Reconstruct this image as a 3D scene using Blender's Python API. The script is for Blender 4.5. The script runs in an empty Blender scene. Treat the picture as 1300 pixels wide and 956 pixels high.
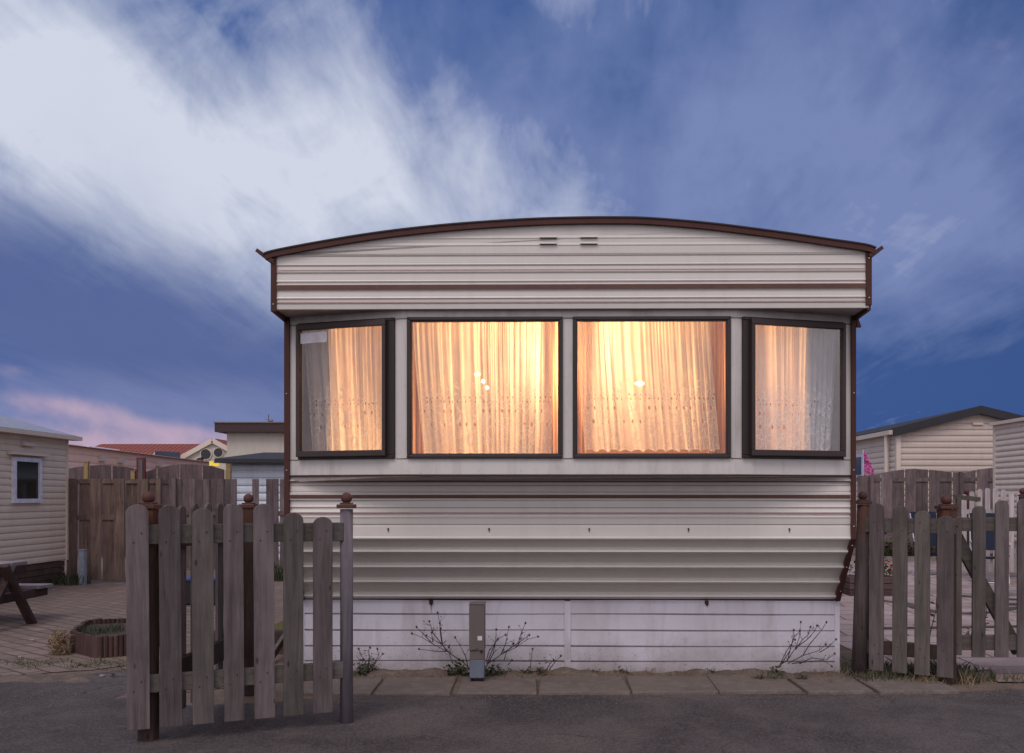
import bpy, bmesh, math, random
from mathutils import Vector, Matrix
random.seed(7)
R = math.radians
scn = bpy.context.scene
COL = scn.collection
H, F, CX, HY = 1.35, 1188.0, 700.0, 630.0     # eye height, focal length, principal point and horizon of a 1300 px wide frame

def X(px, d): return (px - CX) / F * d
def Z(py, d): return H + (HY - py) / F * d
def dep(py): return H * F / (py - HY)

# ------------------------------------------------------------------ node helpers
class NT:
    def __init__(s, tree):
        s.t = tree; s.n = tree.nodes; s.l = tree.links
    def new(s, typ, **kw):
        n = s.n.new(typ)
        for k, v in kw.items(): setattr(n, k, v)
        return n
    def link(s, a, b): s.l.new(a, b)
    def val(s, sock, v):
        if hasattr(v, 'links') or isinstance(v, bpy.types.NodeSocket): s.l.new(v, sock)
        else: sock.default_value = v
    def m(s, op, a, b=None, c=None, clamp=False):
        n = s.n.new('ShaderNodeMath'); n.operation = op; n.use_clamp = clamp
        s.val(n.inputs[0], a)
        if b is not None: s.val(n.inputs[1], b)
        if c is not None: s.val(n.inputs[2], c)
        return n.outputs[0]
    def mix(s, f, a, b, blend='MIX'):
        n = s.n.new('ShaderNodeMix'); n.data_type = 'RGBA'; n.blend_type = blend
        s.val(n.inputs[0], f)
        for i, v in ((6, a), (7, b)):
            if isinstance(v, (tuple, list)): n.inputs[i].default_value = (*v[:3], 1)
            else: s.link(v, n.inputs[i])
        return n.outputs[2]
    def ramp(s, f, stops):
        n = s.n.new('ShaderNodeValToRGB'); s.link(f, n.inputs[0])
        cr = n.color_ramp
        while len(cr.elements) < len(stops): cr.elements.new(0.5)
        for e, (p, c) in zip(cr.elements, stops):
            e.position = p
            e.color = (c, c, c, 1) if isinstance(c, (int, float)) else (*c, 1)
        return n.outputs[0]
    def mapr(s, v, a, b, c=0.0, d=1.0, smooth=False):
        n = s.n.new('ShaderNodeMapRange'); n.clamp = True
        if smooth: n.interpolation_type = 'SMOOTHSTEP'
        s.link(v, n.inputs[0])
        for i, q in zip((1, 2, 3, 4), (a, b, c, d)): n.inputs[i].default_value = q
        return n.outputs[0]
    def noise(s, vec, scale, detail=4, rough=.55, dist=0.0):
        n = s.n.new('ShaderNodeTexNoise')
        s.link(vec, n.inputs['Vector']); n.inputs['Scale'].default_value = scale
        n.inputs['Detail'].default_value = detail; n.inputs['Roughness'].default_value = rough
        n.inputs['Distortion'].default_value = dist
        return n.outputs['Fac']
    def coords(s, scale=(1, 1, 1), rand=True, rot=0):
        tc = s.n.new('ShaderNodeTexCoord'); out = tc.outputs['Object']
        if rand:
            oi = s.n.new('ShaderNodeObjectInfo')
            sc = s.m('MULTIPLY', oi.outputs['Random'], 37.0)
            cb = s.n.new('ShaderNodeCombineXYZ')
            for i in range(3): s.link(sc, cb.inputs[i])
            va = s.n.new('ShaderNodeVectorMath'); va.operation = 'ADD'
            s.link(out, va.inputs[0]); s.link(cb.outputs[0], va.inputs[1]); out = va.outputs[0]
        mp = s.n.new('ShaderNodeMapping'); s.link(out, mp.inputs[0]); mp.inputs['Scale'].default_value = scale
        mp.inputs['Rotation'].default_value = (0, 0, rot)
        return mp.outputs[0]

def material(name):
    m = bpy.data.materials.new(name); m.use_nodes = True
    m.node_tree.nodes.clear()
    k = NT(m.node_tree)
    k.out = k.new('ShaderNodeOutputMaterial')
    return m, k
def principled(k, color, rough=.6, metal=0.0, bump=None, bstr=.3, bdist=.01, spec=.5):
    p = k.new('ShaderNodeBsdfPrincipled')
    k.val(p.inputs['Base Color'], color if not isinstance(color, tuple) else (*color, 1))
    k.val(p.inputs['Roughness'], rough); p.inputs['Metallic'].default_value = metal
    p.inputs['Specular IOR Level'].default_value = spec
    if bump is not None:
        b = k.new('ShaderNodeBump'); b.inputs['Strength'].default_value = bstr; b.inputs['Distance'].default_value = bdist
        k.link(bump, b.inputs['Height']); k.link(b.outputs[0], p.inputs['Normal'])
    k.link(p.outputs[0], k.out.inputs[0])
    return p
def scale_col(c, f): return tuple(min(1, v * f) for v in c)

def wood(name, base, dark, rough=.85, axis='z', moss=0.0, stain=None):
    m, k = material(name)
    s = {'z': (26, 26, 1.6), 'x': (1.6, 26, 26), 'y': (26, 1.6, 26)}[axis]
    v = k.coords(s); v2 = k.coords((3, 3, 3))
    g = k.noise(v, 1.6, 6, .7, .6); g2 = k.noise(v2, 1.3, 4, .6)
    s3 = {'z': (7, 7, .9), 'x': (.9, 7, 7), 'y': (7, .9, 7)}[axis]
    g3 = k.noise(k.coords(s3), 1.0, 3, .5, 1.2)
    c = k.mix(k.mapr(g, .3, .72), dark, base)
    c = k.mix(k.m('MULTIPLY', k.mapr(g2, .45, .75), .55), c, scale_col(dark, .75))
    c = k.mix(k.m('MULTIPLY', k.mapr(g3, .5, .75), .45), c, scale_col(base, 1.35))
    if moss: c = k.mix(k.m('MULTIPLY', k.mapr(k.noise(v2, .8, 3), .42, .62), moss), c, (.075, .085, .05))
    # knots
    vo = k.new('ShaderNodeTexVoronoi'); k.link(k.coords({'z': (9, 9, 3.4), 'x': (3.4, 9, 9), 'y': (9, 3.4, 9)}[axis]), vo.inputs['Vector']); vo.inputs['Scale'].default_value = 1.0
    kn = k.mapr(vo.outputs['Distance'], .035, .085, 1, 0)
    c = k.mix(k.m('MULTIPLY', kn, .8), c, scale_col(dark, .35))
    if stain:
        sx = k.new('ShaderNodeSeparateXYZ'); tc = k.new('ShaderNodeTexCoord'); k.link(tc.outputs['Object'], sx.inputs[0])
        f = k.mapr(sx.outputs[2], stain[1], stain[2])
        c = k.mix(k.m('MULTIPLY', f, k.mapr(g, .25, .6)), c, stain[0])
    oi = k.new('ShaderNodeObjectInfo')
    ge = k.new('ShaderNodeNewGeometry')
    hue = k.m('MULTIPLY', k.mapr(oi.outputs['Random'], 0, 1, .80, 1.16), k.mapr(ge.outputs['Random Per Island'], 0, 1, .68, 1.28))
    vm = k.new('ShaderNodeVectorMath'); vm.operation = 'SCALE'; k.link(c, vm.inputs[0]); k.link(hue, vm.inputs['Scale'])
    principled(k, vm.outputs[0], rough, 0, k.m('ADD', g, k.m('MULTIPLY', kn, -.6)), .55, .004, .25)
    return m
def paint(name, col, rough=.45, dirt=.35, dirtcol=(.10, .085, .06), metal=0, streak=True, spec=.5, bump=.08, big=.12):
    m, k = material(name)
    v = k.coords((2.2, 2.2, .35 if streak else 2.2)); v2 = k.coords((1, 1, 1))
    g = k.noise(v, 3.0, 6, .65, .4); g2 = k.noise(v2, 26, 4, .6)
    f = k.m('MULTIPLY', k.mapr(g, .48, .82), dirt)
    c = k.mix(f, col, dirtcol)
    c = k.mix(k.m('MULTIPLY', k.mapr(g2, .58, .8), dirt * .45), c, dirtcol)
    c = k.mix(k.m('MULTIPLY', k.mapr(k.noise(v2, .9, 3), .4, .7), big), c, tuple(a_ * .45 + b_ * .55 for a_, b_ in zip(col, dirtcol)))
    if big > .3:
        tz_ = k.new('ShaderNodeTexCoord'); s_ = k.new('ShaderNodeSeparateXYZ'); k.link(tz_.outputs['Object'], s_.inputs[0])
        hgt = k.m('ADD', s_.outputs[2], k.m('MULTIPLY', k.m('SUBTRACT', k.noise(v2, 3.5, 5, .7), .5), .5))
        c = k.mix(k.mapr(hgt, .26, -.04, 0, .62), c, (.16, .12, .09))
        c = k.mix(k.m('MULTIPLY', k.mapr(k.noise(v2, 60, 2), .62, .72), k.mapr(s_.outputs[2], .4, .05, 0, .7)), c, (.08, .06, .045))
    r = k.mapr(g, .3, .8, rough, min(1, rough + .25))
    principled(k, c, r, metal, k.noise(v2, 5, 2), bump, .01, spec)
    return m
def plain(name, col, rough=.5, metal=0, emit=None, es=1):
    m, k = material(name)
    g = k.noise(k.coords((1, 1, 1)), 14, 4, .6)
    c = k.mix(k.mapr(g, .35, .7), scale_col(col, .8), scale_col(col, 1.12))
    p = principled(k, c, rough, metal)
    if emit: p.inputs['Emission Color'].default_value = (*emit, 1); p.inputs['Emission Strength'].default_value = es
    return m

M = {}
M['cream'] = paint('cream_aluminium', (.635, .60, .55), .30, .13, (.24, .175, .13), bump=.16)
M['stripe'] = plain('brown_painted_stripe', (.105, .040, .026), .5)
M['pinstripe'] = plain('faded_red_pinstripe', (.40, .24, .24), .5)
M['cream_smooth'] = paint('cream_sheet', (.605, .575, .54), .4, .5, (.17, .125, .09))
M['skirt'] = paint('white_upvc_skirting', (.64, .62, .69), .4, .5, (.22, .165, .135), big=.55)
M['soffit'] = paint('soffit_sheet', (.46, .40, .38), .6, .5, (.10, .08, .06))
M['brown'] = paint('brown_trim', (.070, .026, .020), .5, .3, (.035, .02, .018), spec=.25)
M['dframe'] = paint('dark_window_frame', (.020, .011, .010), .4, .3, (.05, .04, .04))
M['rust'] = paint('red_brown_stained_wood', (.078, .026, .017), .62, .6, (.03, .018, .014), streak=False, bump=.4)
M['rusty'] = plain('rusty_iron', (.05, .022, .012), .9)
M['screw'] = plain('bright_screw', (.5, .46, .42), .4, .6)
M['picket'] = wood('weathered_picket', (.178, .146, .144), (.078, .059, .059), moss=.05)
M['picket_green'] = wood('greenish_weathered_picket', (.176, .152, .138), (.078, .064, .057), moss=.06)
M['rail'] = wood('weathered_rail', (.150, .132, .118), (.075, .062, .054), axis='x', moss=.06)
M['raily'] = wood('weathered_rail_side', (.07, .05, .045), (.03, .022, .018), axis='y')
M['post'] = wood('stained_brown_post', (.090, .056, .046), (.034, .021, .018), stain=((.12, .048, .026), .95, 1.25))
M['post_grey'] = wood('grey_round_post', (.20, .175, .20), (.085, .07, .078))
M['post_r1'] = wood('brown_grey_post', (.135, .105, .10), (.05, .036, .034), stain=((.12, .05, .028), .95, 1.25))
M['board_brown'] = wood('brown_board_fence', (.205, .145, .118), (.075, .050, .041))
M['board_grey'] = wood('grey_board_fence', (.200, .155, .155), (.08, .06, .062))
M['board_dark'] = wood('dark_board_fence', (.125, .090, .092), (.052, .038, .04))
M['white_picket'] = wood('old_white_painted_picket', (.60, .54, .55), (.32, .28, .28))
M['table'] = wood('table_timber', (.12, .078, .072), (.055, .036, .034), axis='x')
M['table_leg'] = wood('table_leg_timber', (.085, .05, .045), (.035, .021, .019))
M['table_top'] = wood('silvered_table_top', (.32, .28, .30), (.2, .17, .18), axis='y')
M['sleeper'] = wood('dark_sleeper', (.10, .065, .055), (.042, .028, .024), axis='x')
M['palisade'] = wood('palisade_roll', (.105, .060, .052), (.045, .027, .024))
M['yellow'] = plain('yellow_post_paint', (.27, .19, .075), .7)
M['maroon'] = plain('maroon_post_paint', (.10, .015, .02), .7)
M['sid_beige'] = paint('beige_siding', (.62, .525, .43), .5, .2, (.22, .18, .14))
M['sid_pink'] = paint('pale_pink_siding', (.80, .54, .44), .5, .2, (.3, .2, .16))
M['sid_white'] = paint('white_siding', (.66, .57, .48), .5, .2, (.25, .2, .17))
M['sid_mauve'] = paint('mauve_grey_siding', (.56, .475, .405), .5, .2, (.25, .2, .17))
M['blue_white'] = paint('bluish_white_siding', (.55, .60, .68), .5, .3, (.2, .2, .2))
M['cream_wall'] = paint('cream_render', (.52, .48, .42), .8, .3, (.25, .2, .15))
M['grey_roof'] = plain('grey_roof_sheet', (.28, .30, .36), .5)
M['dark_roof'] = plain('dark_felt_roof', (.028, .027, .032), .8)
M['black_verge'] = plain('black_verge_board', (.014, .015, .019), .5)
M['brown_fascia'] = plain('dark_brown_fascia', (.045, .019, .018), .6)
M['white'] = plain('white_plastic', (.72, .70, .74), .4)
M['pvc'] = plain('window_white', (.66, .66, .76), .4)
M['darkglass'] = plain('dark_window_glass', (.012, .014, .013), .12)
M['solar'] = plain('dark_blue_panel', (.01, .015, .035), .2)
M['steel'] = plain('grey_steel', (.15, .13, .12), .45, .0)
M['bluegrey'] = plain('blue_grey_steel', (.135, .16, .20), .55)
M['bluegrey2'] = plain('blue_grey_concrete', (.27, .30, .37), .8)
M['pillar'] = paint('pillar_grey_brown', (.125, .10, .092), .5, .3, (.05, .04, .035))
M['black'] = plain('black_plastic', (.008, .008, .010), .5)
M['navy'] = plain('navy_canvas', (.012, .018, .045), .85)
M['tube'] = plain('white_metal_tube', (.6, .6, .65), .35)
M['pink'] = plain('magenta_cloth', (.60, .12, .36), .9)
M['red'] = plain('red_petal', (.5, .02, .03), .7)
M['green'] = plain('green_leaf', (.048, .058, .024), .8)
M['green2'] = plain('olive_leaf', (.085, .09, .03), .7)
M['straw'] = plain('dry_straw', (.24, .165, .095), .85)
M['stem'] = plain('dry_stem', (.055, .036, .030), .85)
M['head'] = plain('seed_head', (.07, .036, .028), .9)
M['grit'] = plain('brown_grit', (.15, .12, .105), .9)
M['soil'] = plain('dark_soil', (.05, .035, .028), .95)
M['blue'] = plain('blue_plastic', (.03, .05, .2), .5)
M['stone'] = plain('pale_stone', (.26, .22, .21), .9)
M['intwall'] = plain('warm_interior_panel', (.36, .20, .11), .7)
M['light_blocker'] = plain('light_blocker_grey', (.16, .13, .14), .8)  # grey of the added panels that block lamp light
M['bulb'] = plain('lamp_glass', (.9, .8, .6), .4, 0, (1, .74, .38), 22)

def glass_mat():
    m, k = material('window_glass')
    tr = k.new('ShaderNodeBsdfTransparent'); tr.inputs[0].default_value = (.95, .96, .96, 1)
    gl = k.new('ShaderNodeBsdfGlossy'); gl.inputs['Roughness'].default_value = .02
    g = k.noise(k.coords((1, 1, 1), rand=True), 1.3, 2)
    b = k.new('ShaderNodeBump'); b.inputs['Strength'].default_value = .08; b.inputs['Distance'].default_value = .05; k.link(g, b.inputs['Height'])
    k.link(b.outputs[0], gl.inputs['Normal'])
    lw = k.new('ShaderNodeFresnel'); lw.inputs[0].default_value = 1.5
    mx = k.new('ShaderNodeMixShader'); k.link(k.m('MULTIPLY', lw.outputs[0], 2.8, clamp=True), mx.inputs[0])
    k.link(tr.outputs[0], mx.inputs[1]); k.link(gl.outputs[0], mx.inputs[2]); k.link(mx.outputs[0], k.out.inputs[0])
    return m
M['glass'] = glass_mat()

def curtain_mat():
    m, k = material('sheer_lace_curtain')
    uv = k.new('ShaderNodeUVMap'); uv.uv_map = 'UVMap'
    sp = k.new('ShaderNodeSeparateXYZ'); k.link(uv.outputs[0], sp.inputs[0])
    u, v = sp.outputs[0], sp.outputs[1]
    holes = None
    for s, v0, ru, rv, off in ((.085, .215, .0095, .015, 0), (.075, .31, .009, .013, .04), (.05, .375, .007, .009, .02), (.062, .405, .006, .008, .05)):
        fu = k.m('MULTIPLY', k.m('SUBTRACT', k.m('FRACT', k.m('DIVIDE', k.m('ADD', u, off), s)), .5), s / ru)
        fv = k.m('DIVIDE', k.m('SUBTRACT', v, v0), rv)
        d = k.m('ADD', k.m('MULTIPLY', fu, fu), k.m('MULTIPLY', fv, fv))
        h = k.m('LESS_THAN', d, 1.0)
        holes = h if holes is None else k.m('MAXIMUM', holes, h)
    # embroidered lace: leafy loops in the lower part of the cloth
    cb = k.new('ShaderNodeCombineXYZ'); k.link(u, cb.inputs[0]); k.link(v, cb.inputs[1])
    vo = k.new('ShaderNodeTexVoronoi'); vo.feature = 'DISTANCE_TO_EDGE'; k.link(cb.outputs[0], vo.inputs['Vector']); vo.inputs['Scale'].default_value = 26
    vo2 = k.new('ShaderNodeTexVoronoi'); vo2.feature = 'DISTANCE_TO_EDGE'; k.link(cb.outputs[0], vo2.inputs['Vector']); vo2.inputs['Scale'].default_value = 17
    zone = k.mapr(v, .50, .34, 0, 1)
    wav = k.m('MULTIPLY', k.m('SINE', k.m('MULTIPLY', u, 66)), .05)
    zone = k.m('MULTIPLY', k.mapr(k.m('ADD', v, wav), .50, .46, 0, 1), 1.0)
    lace = k.m('MAXIMUM', k.mapr(vo.outputs['Distance'], .0, .05, .7, 0), k.mapr(vo2.outputs['Distance'], .02, .06, 1, 0))
    lace = k.m('MULTIPLY', lace, zone)
    weave = k.noise(cb.outputs[0], 9, 3)
    rnd_ = k.noise(cb.outputs[0], 11, 0)
    holes = k.m('MULTIPLY', holes, k.m('GREATER_THAN', rnd_, .45))
    tp = k.m('SUBTRACT', k.mapr(weave, .3, .7, .24, .15), k.m('MULTIPLY', lace, .13))
    hem = k.m('MAXIMUM', k.mapr(v, .945, .95), k.mapr(v, .022, .018))
    tp = k.m('SUBTRACT', tp, k.m('MULTIPLY', hem, .08))
    tp = k.m('MAXIMUM', tp, k.m('MULTIPLY', holes, .85), clamp=True)
    df = k.new('ShaderNodeBsdfDiffuse'); k.link(k.mix(lace, (.78, .79, .86), (1.0, 1.0, 1.0)), df.inputs[0])
    # gathered cloth: bands where several layers lie over each other let less light through
    cs = k.new('ShaderNodeCombineXYZ'); k.link(k.m('ADD', u, k.m('MULTIPLY', k.m('SINE', k.m('MULTIPLY', v, 2.1)), .02)), cs.inputs[0]); k.link(k.m('MULTIPLY', v, .05), cs.inputs[1])
    oi = k.new('ShaderNodeObjectInfo'); k.link(k.m('MULTIPLY', oi.outputs['Random'], 9), cs.inputs[2])
    band_ = k.noise(cs.outputs[0], 11, 2, .6); band2 = k.noise(cs.outputs[0], 42, 1, .5)
    dens = k.m('MULTIPLY', k.mapr(band_, .38, .60, .44, 1.0), k.mapr(band2, .3, .7, .86, 1.0))
    dens = k.m('MULTIPLY', dens, k.m('SUBTRACT', 1.0, k.m('MULTIPLY', k.m('MAXIMUM', lace, k.mapr(v, .93, .945)), .38)))
    tl = k.new('ShaderNodeBsdfTranslucent'); vm = k.new('ShaderNodeVectorMath'); vm.operation = 'SCALE'; vm.inputs[0].default_value = (.95, .88, .80); k.link(dens, vm.inputs['Scale']); k.link(vm.outputs[0], tl.inputs[0])
    tr = k.new('ShaderNodeBsdfTransparent')
    mx = k.new('ShaderNodeMixShader'); k.link(k.m('SUBTRACT', .52, k.m('MULTIPLY', lace, .20)), mx.inputs[0]); k.link(df.outputs[0], mx.inputs[1]); k.link(tl.outputs[0], mx.inputs[2])
    m2 = k.new('ShaderNodeMixShader'); k.link(tp, m2.inputs[0]); k.link(mx.outputs[0], m2.inputs[1]); k.link(tr.outputs[0], m2.inputs[2])
    k.link(m2.outputs[0], k.out.inputs[0])
    return m
M['curtain'] = curtain_mat()
def drape_mat():
    m, k = material('orange_brown_drape')
    g = k.noise(k.coords((60, 8, .6), rand=False), 1, 2)
    c = k.mix(k.mapr(g, .4, .6), (.36, .20, .13), (.66, .44, .30))
    df = k.new('ShaderNodeBsdfDiffuse'); tl = k.new('ShaderNodeBsdfTranslucent'); k.link(c, df.inputs[0]); k.link(c, tl.inputs[0])
    mx = k.new('ShaderNodeMixShader'); mx.inputs[0].default_value = .45; k.link(df.outputs[0], mx.inputs[1]); k.link(tl.outputs[0], mx.inputs[2]); k.link(mx.outputs[0], k.out.inputs[0])
    return m
M['drape'] = drape_mat()

def paving_mat(name, c1, c2, mortar, rot, bw, bh, msize=.012, scale=1):
    m, k = material(name)
    v = k.coords((1, 1, 1), rand=False, rot=rot)
    ds = k.new('ShaderNodeTexNoise'); k.link(v, ds.inputs['Vector']); ds.inputs['Scale'].default_value = 1.6; ds.inputs['Detail'].default_value = 3
    va = k.new('ShaderNodeVectorMath'); va.operation = 'SCALE'; k.link(ds.outputs['Color'], va.inputs[0]); va.inputs['Scale'].default_value = .045
    vb = k.new('ShaderNodeVectorMath'); vb.operation = 'ADD'; k.link(v, vb.inputs[0]); k.link(va.outputs[0], vb.inputs[1])
    br = k.new('ShaderNodeTexBrick'); k.link(vb.outputs[0], br.inputs['Vector'])
    br.inputs['Scale'].default_value = scale; br.inputs['Brick Width'].default_value = bw; br.inputs['Row Height'].default_value = bh
    br.inputs['Mortar Size'].default_value = msize; br.inputs['Mortar Smooth'].default_value = .4; br.inputs['Bias'].default_value = -.1
    br.inputs['Color1'].default_value = (*c1, 1); br.inputs['Color2'].default_value = (*c2, 1); br.inputs['Mortar'].default_value = (*mortar, 1)
    g = k.noise(v, 2.2, 6, .65); g2 = k.noise(v, 40, 4, .7); g3 = k.noise(v, .55, 4, .6)
    c = k.mix(k.m('MULTIPLY', k.mapr(g, .42, .72), .6), br.outputs['Color'], scale_col(c1, .55))
    c = k.mix(k.m('MULTIPLY', k.mapr(g3, .45, .65), .6), c, (.20, .155, .12))
    c = k.mix(k.m('MULTIPLY', k.mapr(g2, .5, .8), .3), c, mortar)
    hgt = k.m('ADD', k.m('MULTIPLY', br.outputs['Fac'], -1.0), k.m('MULTIPLY', g2, .5))
    principled(k, c, .9, 0, hgt, .6, .012, .2)
    return m
M['patio'] = paving_mat('patio_pavers', (.235, .175, .15), (.175, .13, .112), (.075, .055, .042), R(38), .30, .15)
M['patio_r'] = paving_mat('pale_patio_slabs', (.46, .36, .34), (.39, .305, .29), (.13, .10, .085), R(3), .6, .4, .014)
M['slabs'] = paving_mat('weathered_concrete_slabs', (.23, .19, .165), (.18, .15, .13), (.06, .05, .035), R(0), .62, .9, .028)
M['slabs_c'] = None
M['slab_pale'] = paving_mat('pale_concrete_threshold', (.30, .245, .225), (.25, .205, .19), (.09, .07, .055), R(8), .9, .5, .015)
def soil_mat(name, a, b, c3, sc=1.0):
    m, k = material(name)
    v = k.coords((1, 1, 1), rand=False)
    g = k.noise(v, 1.3 * sc, 6, .65); g2 = k.noise(v, 30 * sc, 5, .75); g3 = k.noise(v, 6 * sc, 4, .6)
    c = k.mix(k.mapr(g, .35, .65), a, b); c = k.mix(k.m('MULTIPLY', k.mapr(g3, .5, .7), .7), c, c3)
    c = k.mix(k.m('MULTIPLY', k.mapr(g2, .45, .75), .55), c, scale_col(a, .45))
    principled(k, c, .95, 0, k.m('ADD', g2, g3), .8, .02, .15)
    return m
M['ground'] = soil_mat('sandy_soil', (.17, .125, .095), (.24, .185, .15), (.085, .068, .042))
M['soilstrip'] = soil_mat('dry_sandy_verge', (.20, .155, .125), (.14, .11, .09), (.27, .215, .185), 1.6)
def asphalt_mat():
    m, k = material('old_cracked_asphalt'); v = k.coords((1, 1, 1), rand=False)
    g = k.noise(v, .9, 6, .65, .5); g2 = k.noise(v, 70, 4, .8); g3 = k.noise(v, 5, 5, .65)
    vo = k.new('ShaderNodeTexVoronoi'); vo.feature = 'DISTANCE_TO_EDGE'; vo.inputs['Scale'].default_value = .75
    ds = k.new('ShaderNodeTexNoise'); k.link(v, ds.inputs['Vector']); ds.inputs['Scale'].default_value = 2.5; ds.inputs['Detail'].default_value = 5
    vm = k.new('ShaderNodeVectorMath'); vm.operation = 'SCALE'; k.link(ds.outputs['Color'], vm.inputs[0]); vm.inputs['Scale'].default_value = .5
    va = k.new('ShaderNodeVectorMath'); va.operation = 'ADD'; k.link(v, va.inputs[0]); k.link(vm.outputs[0], va.inputs[1]); k.link(va.outputs[0], vo.inputs['Vector'])
    cr = k.m('MULTIPLY', k.mapr(vo.outputs['Distance'], .0, .009, 1, 0), k.mapr(g, .52, .62))
    c = k.mix(k.mapr(g, .38, .62), (.052, .045, .047), (.125, .106, .100)); c = k.mix(k.m('MULTIPLY', k.mapr(g2, .48, .66), .7), c, (.17, .145, .135)); c = k.mix(k.m('MULTIPLY', k.mapr(g2, .5, .34), .7), c, (.03, .026, .027))
    c = k.mix(k.m('MULTIPLY', k.mapr(g3, .55, .7), .45), c, (.16, .125, .10)); c = k.mix(cr, c, (.018, .015, .014))
    principled(k, c, .9, 0, k.m('SUBTRACT', k.m('ADD', g2, g3), k.m('MULTIPLY', cr, 2)), .9, .012, .2); return m
M['asphalt'] = asphalt_mat()
M['lawn'] = soil_mat('dry_lawn', (.16, .14, .05), (.11, .10, .04), (.21, .165, .07), 3)
M['slabs'] = soil_mat('weathered_concrete_slab', (.22, .18, .155), (.17, .14, .12), (.27, .225, .2), 1.8)
M['gravel'] = soil_mat('pinkish_gravel', (.25, .18, .155), (.18, .13, .11), (.32, .25, .22), 5)

def tiles_mat():
    m, k = material('red_clay_tiles')
    v = k.coords((1, 1, 1), rand=False)
    w = k.new('ShaderNodeTexWave'); w.bands_direction = 'X'; k.link(v, w.inputs[0]); w.inputs['Scale'].default_value = 1.3; w.inputs['Distortion'].default_value = 0
    w2 = k.new('ShaderNodeTexWave'); w2.bands_direction = 'Z'; w2.wave_profile = 'SAW'; k.link(v, w2.inputs[0]); w2.inputs['Scale'].default_value = 1.6
    g = k.noise(v, 3, 3)
    c = k.mix(w.outputs['Fac'], (.15, .036, .024), (.36, .088, .055)); c = k.mix(k.m('MULTIPLY', w2.outputs['Fac'], .35), c, (.12, .03, .02))
    c = k.mix(k.m('MULTIPLY', k.mapr(g, .4, .7), .4), c, (.2, .06, .04))
    principled(k, c, .8, 0, w.outputs['Fac'], .8, .06)
    return m
M['tiles'] = tiles_mat()

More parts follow.
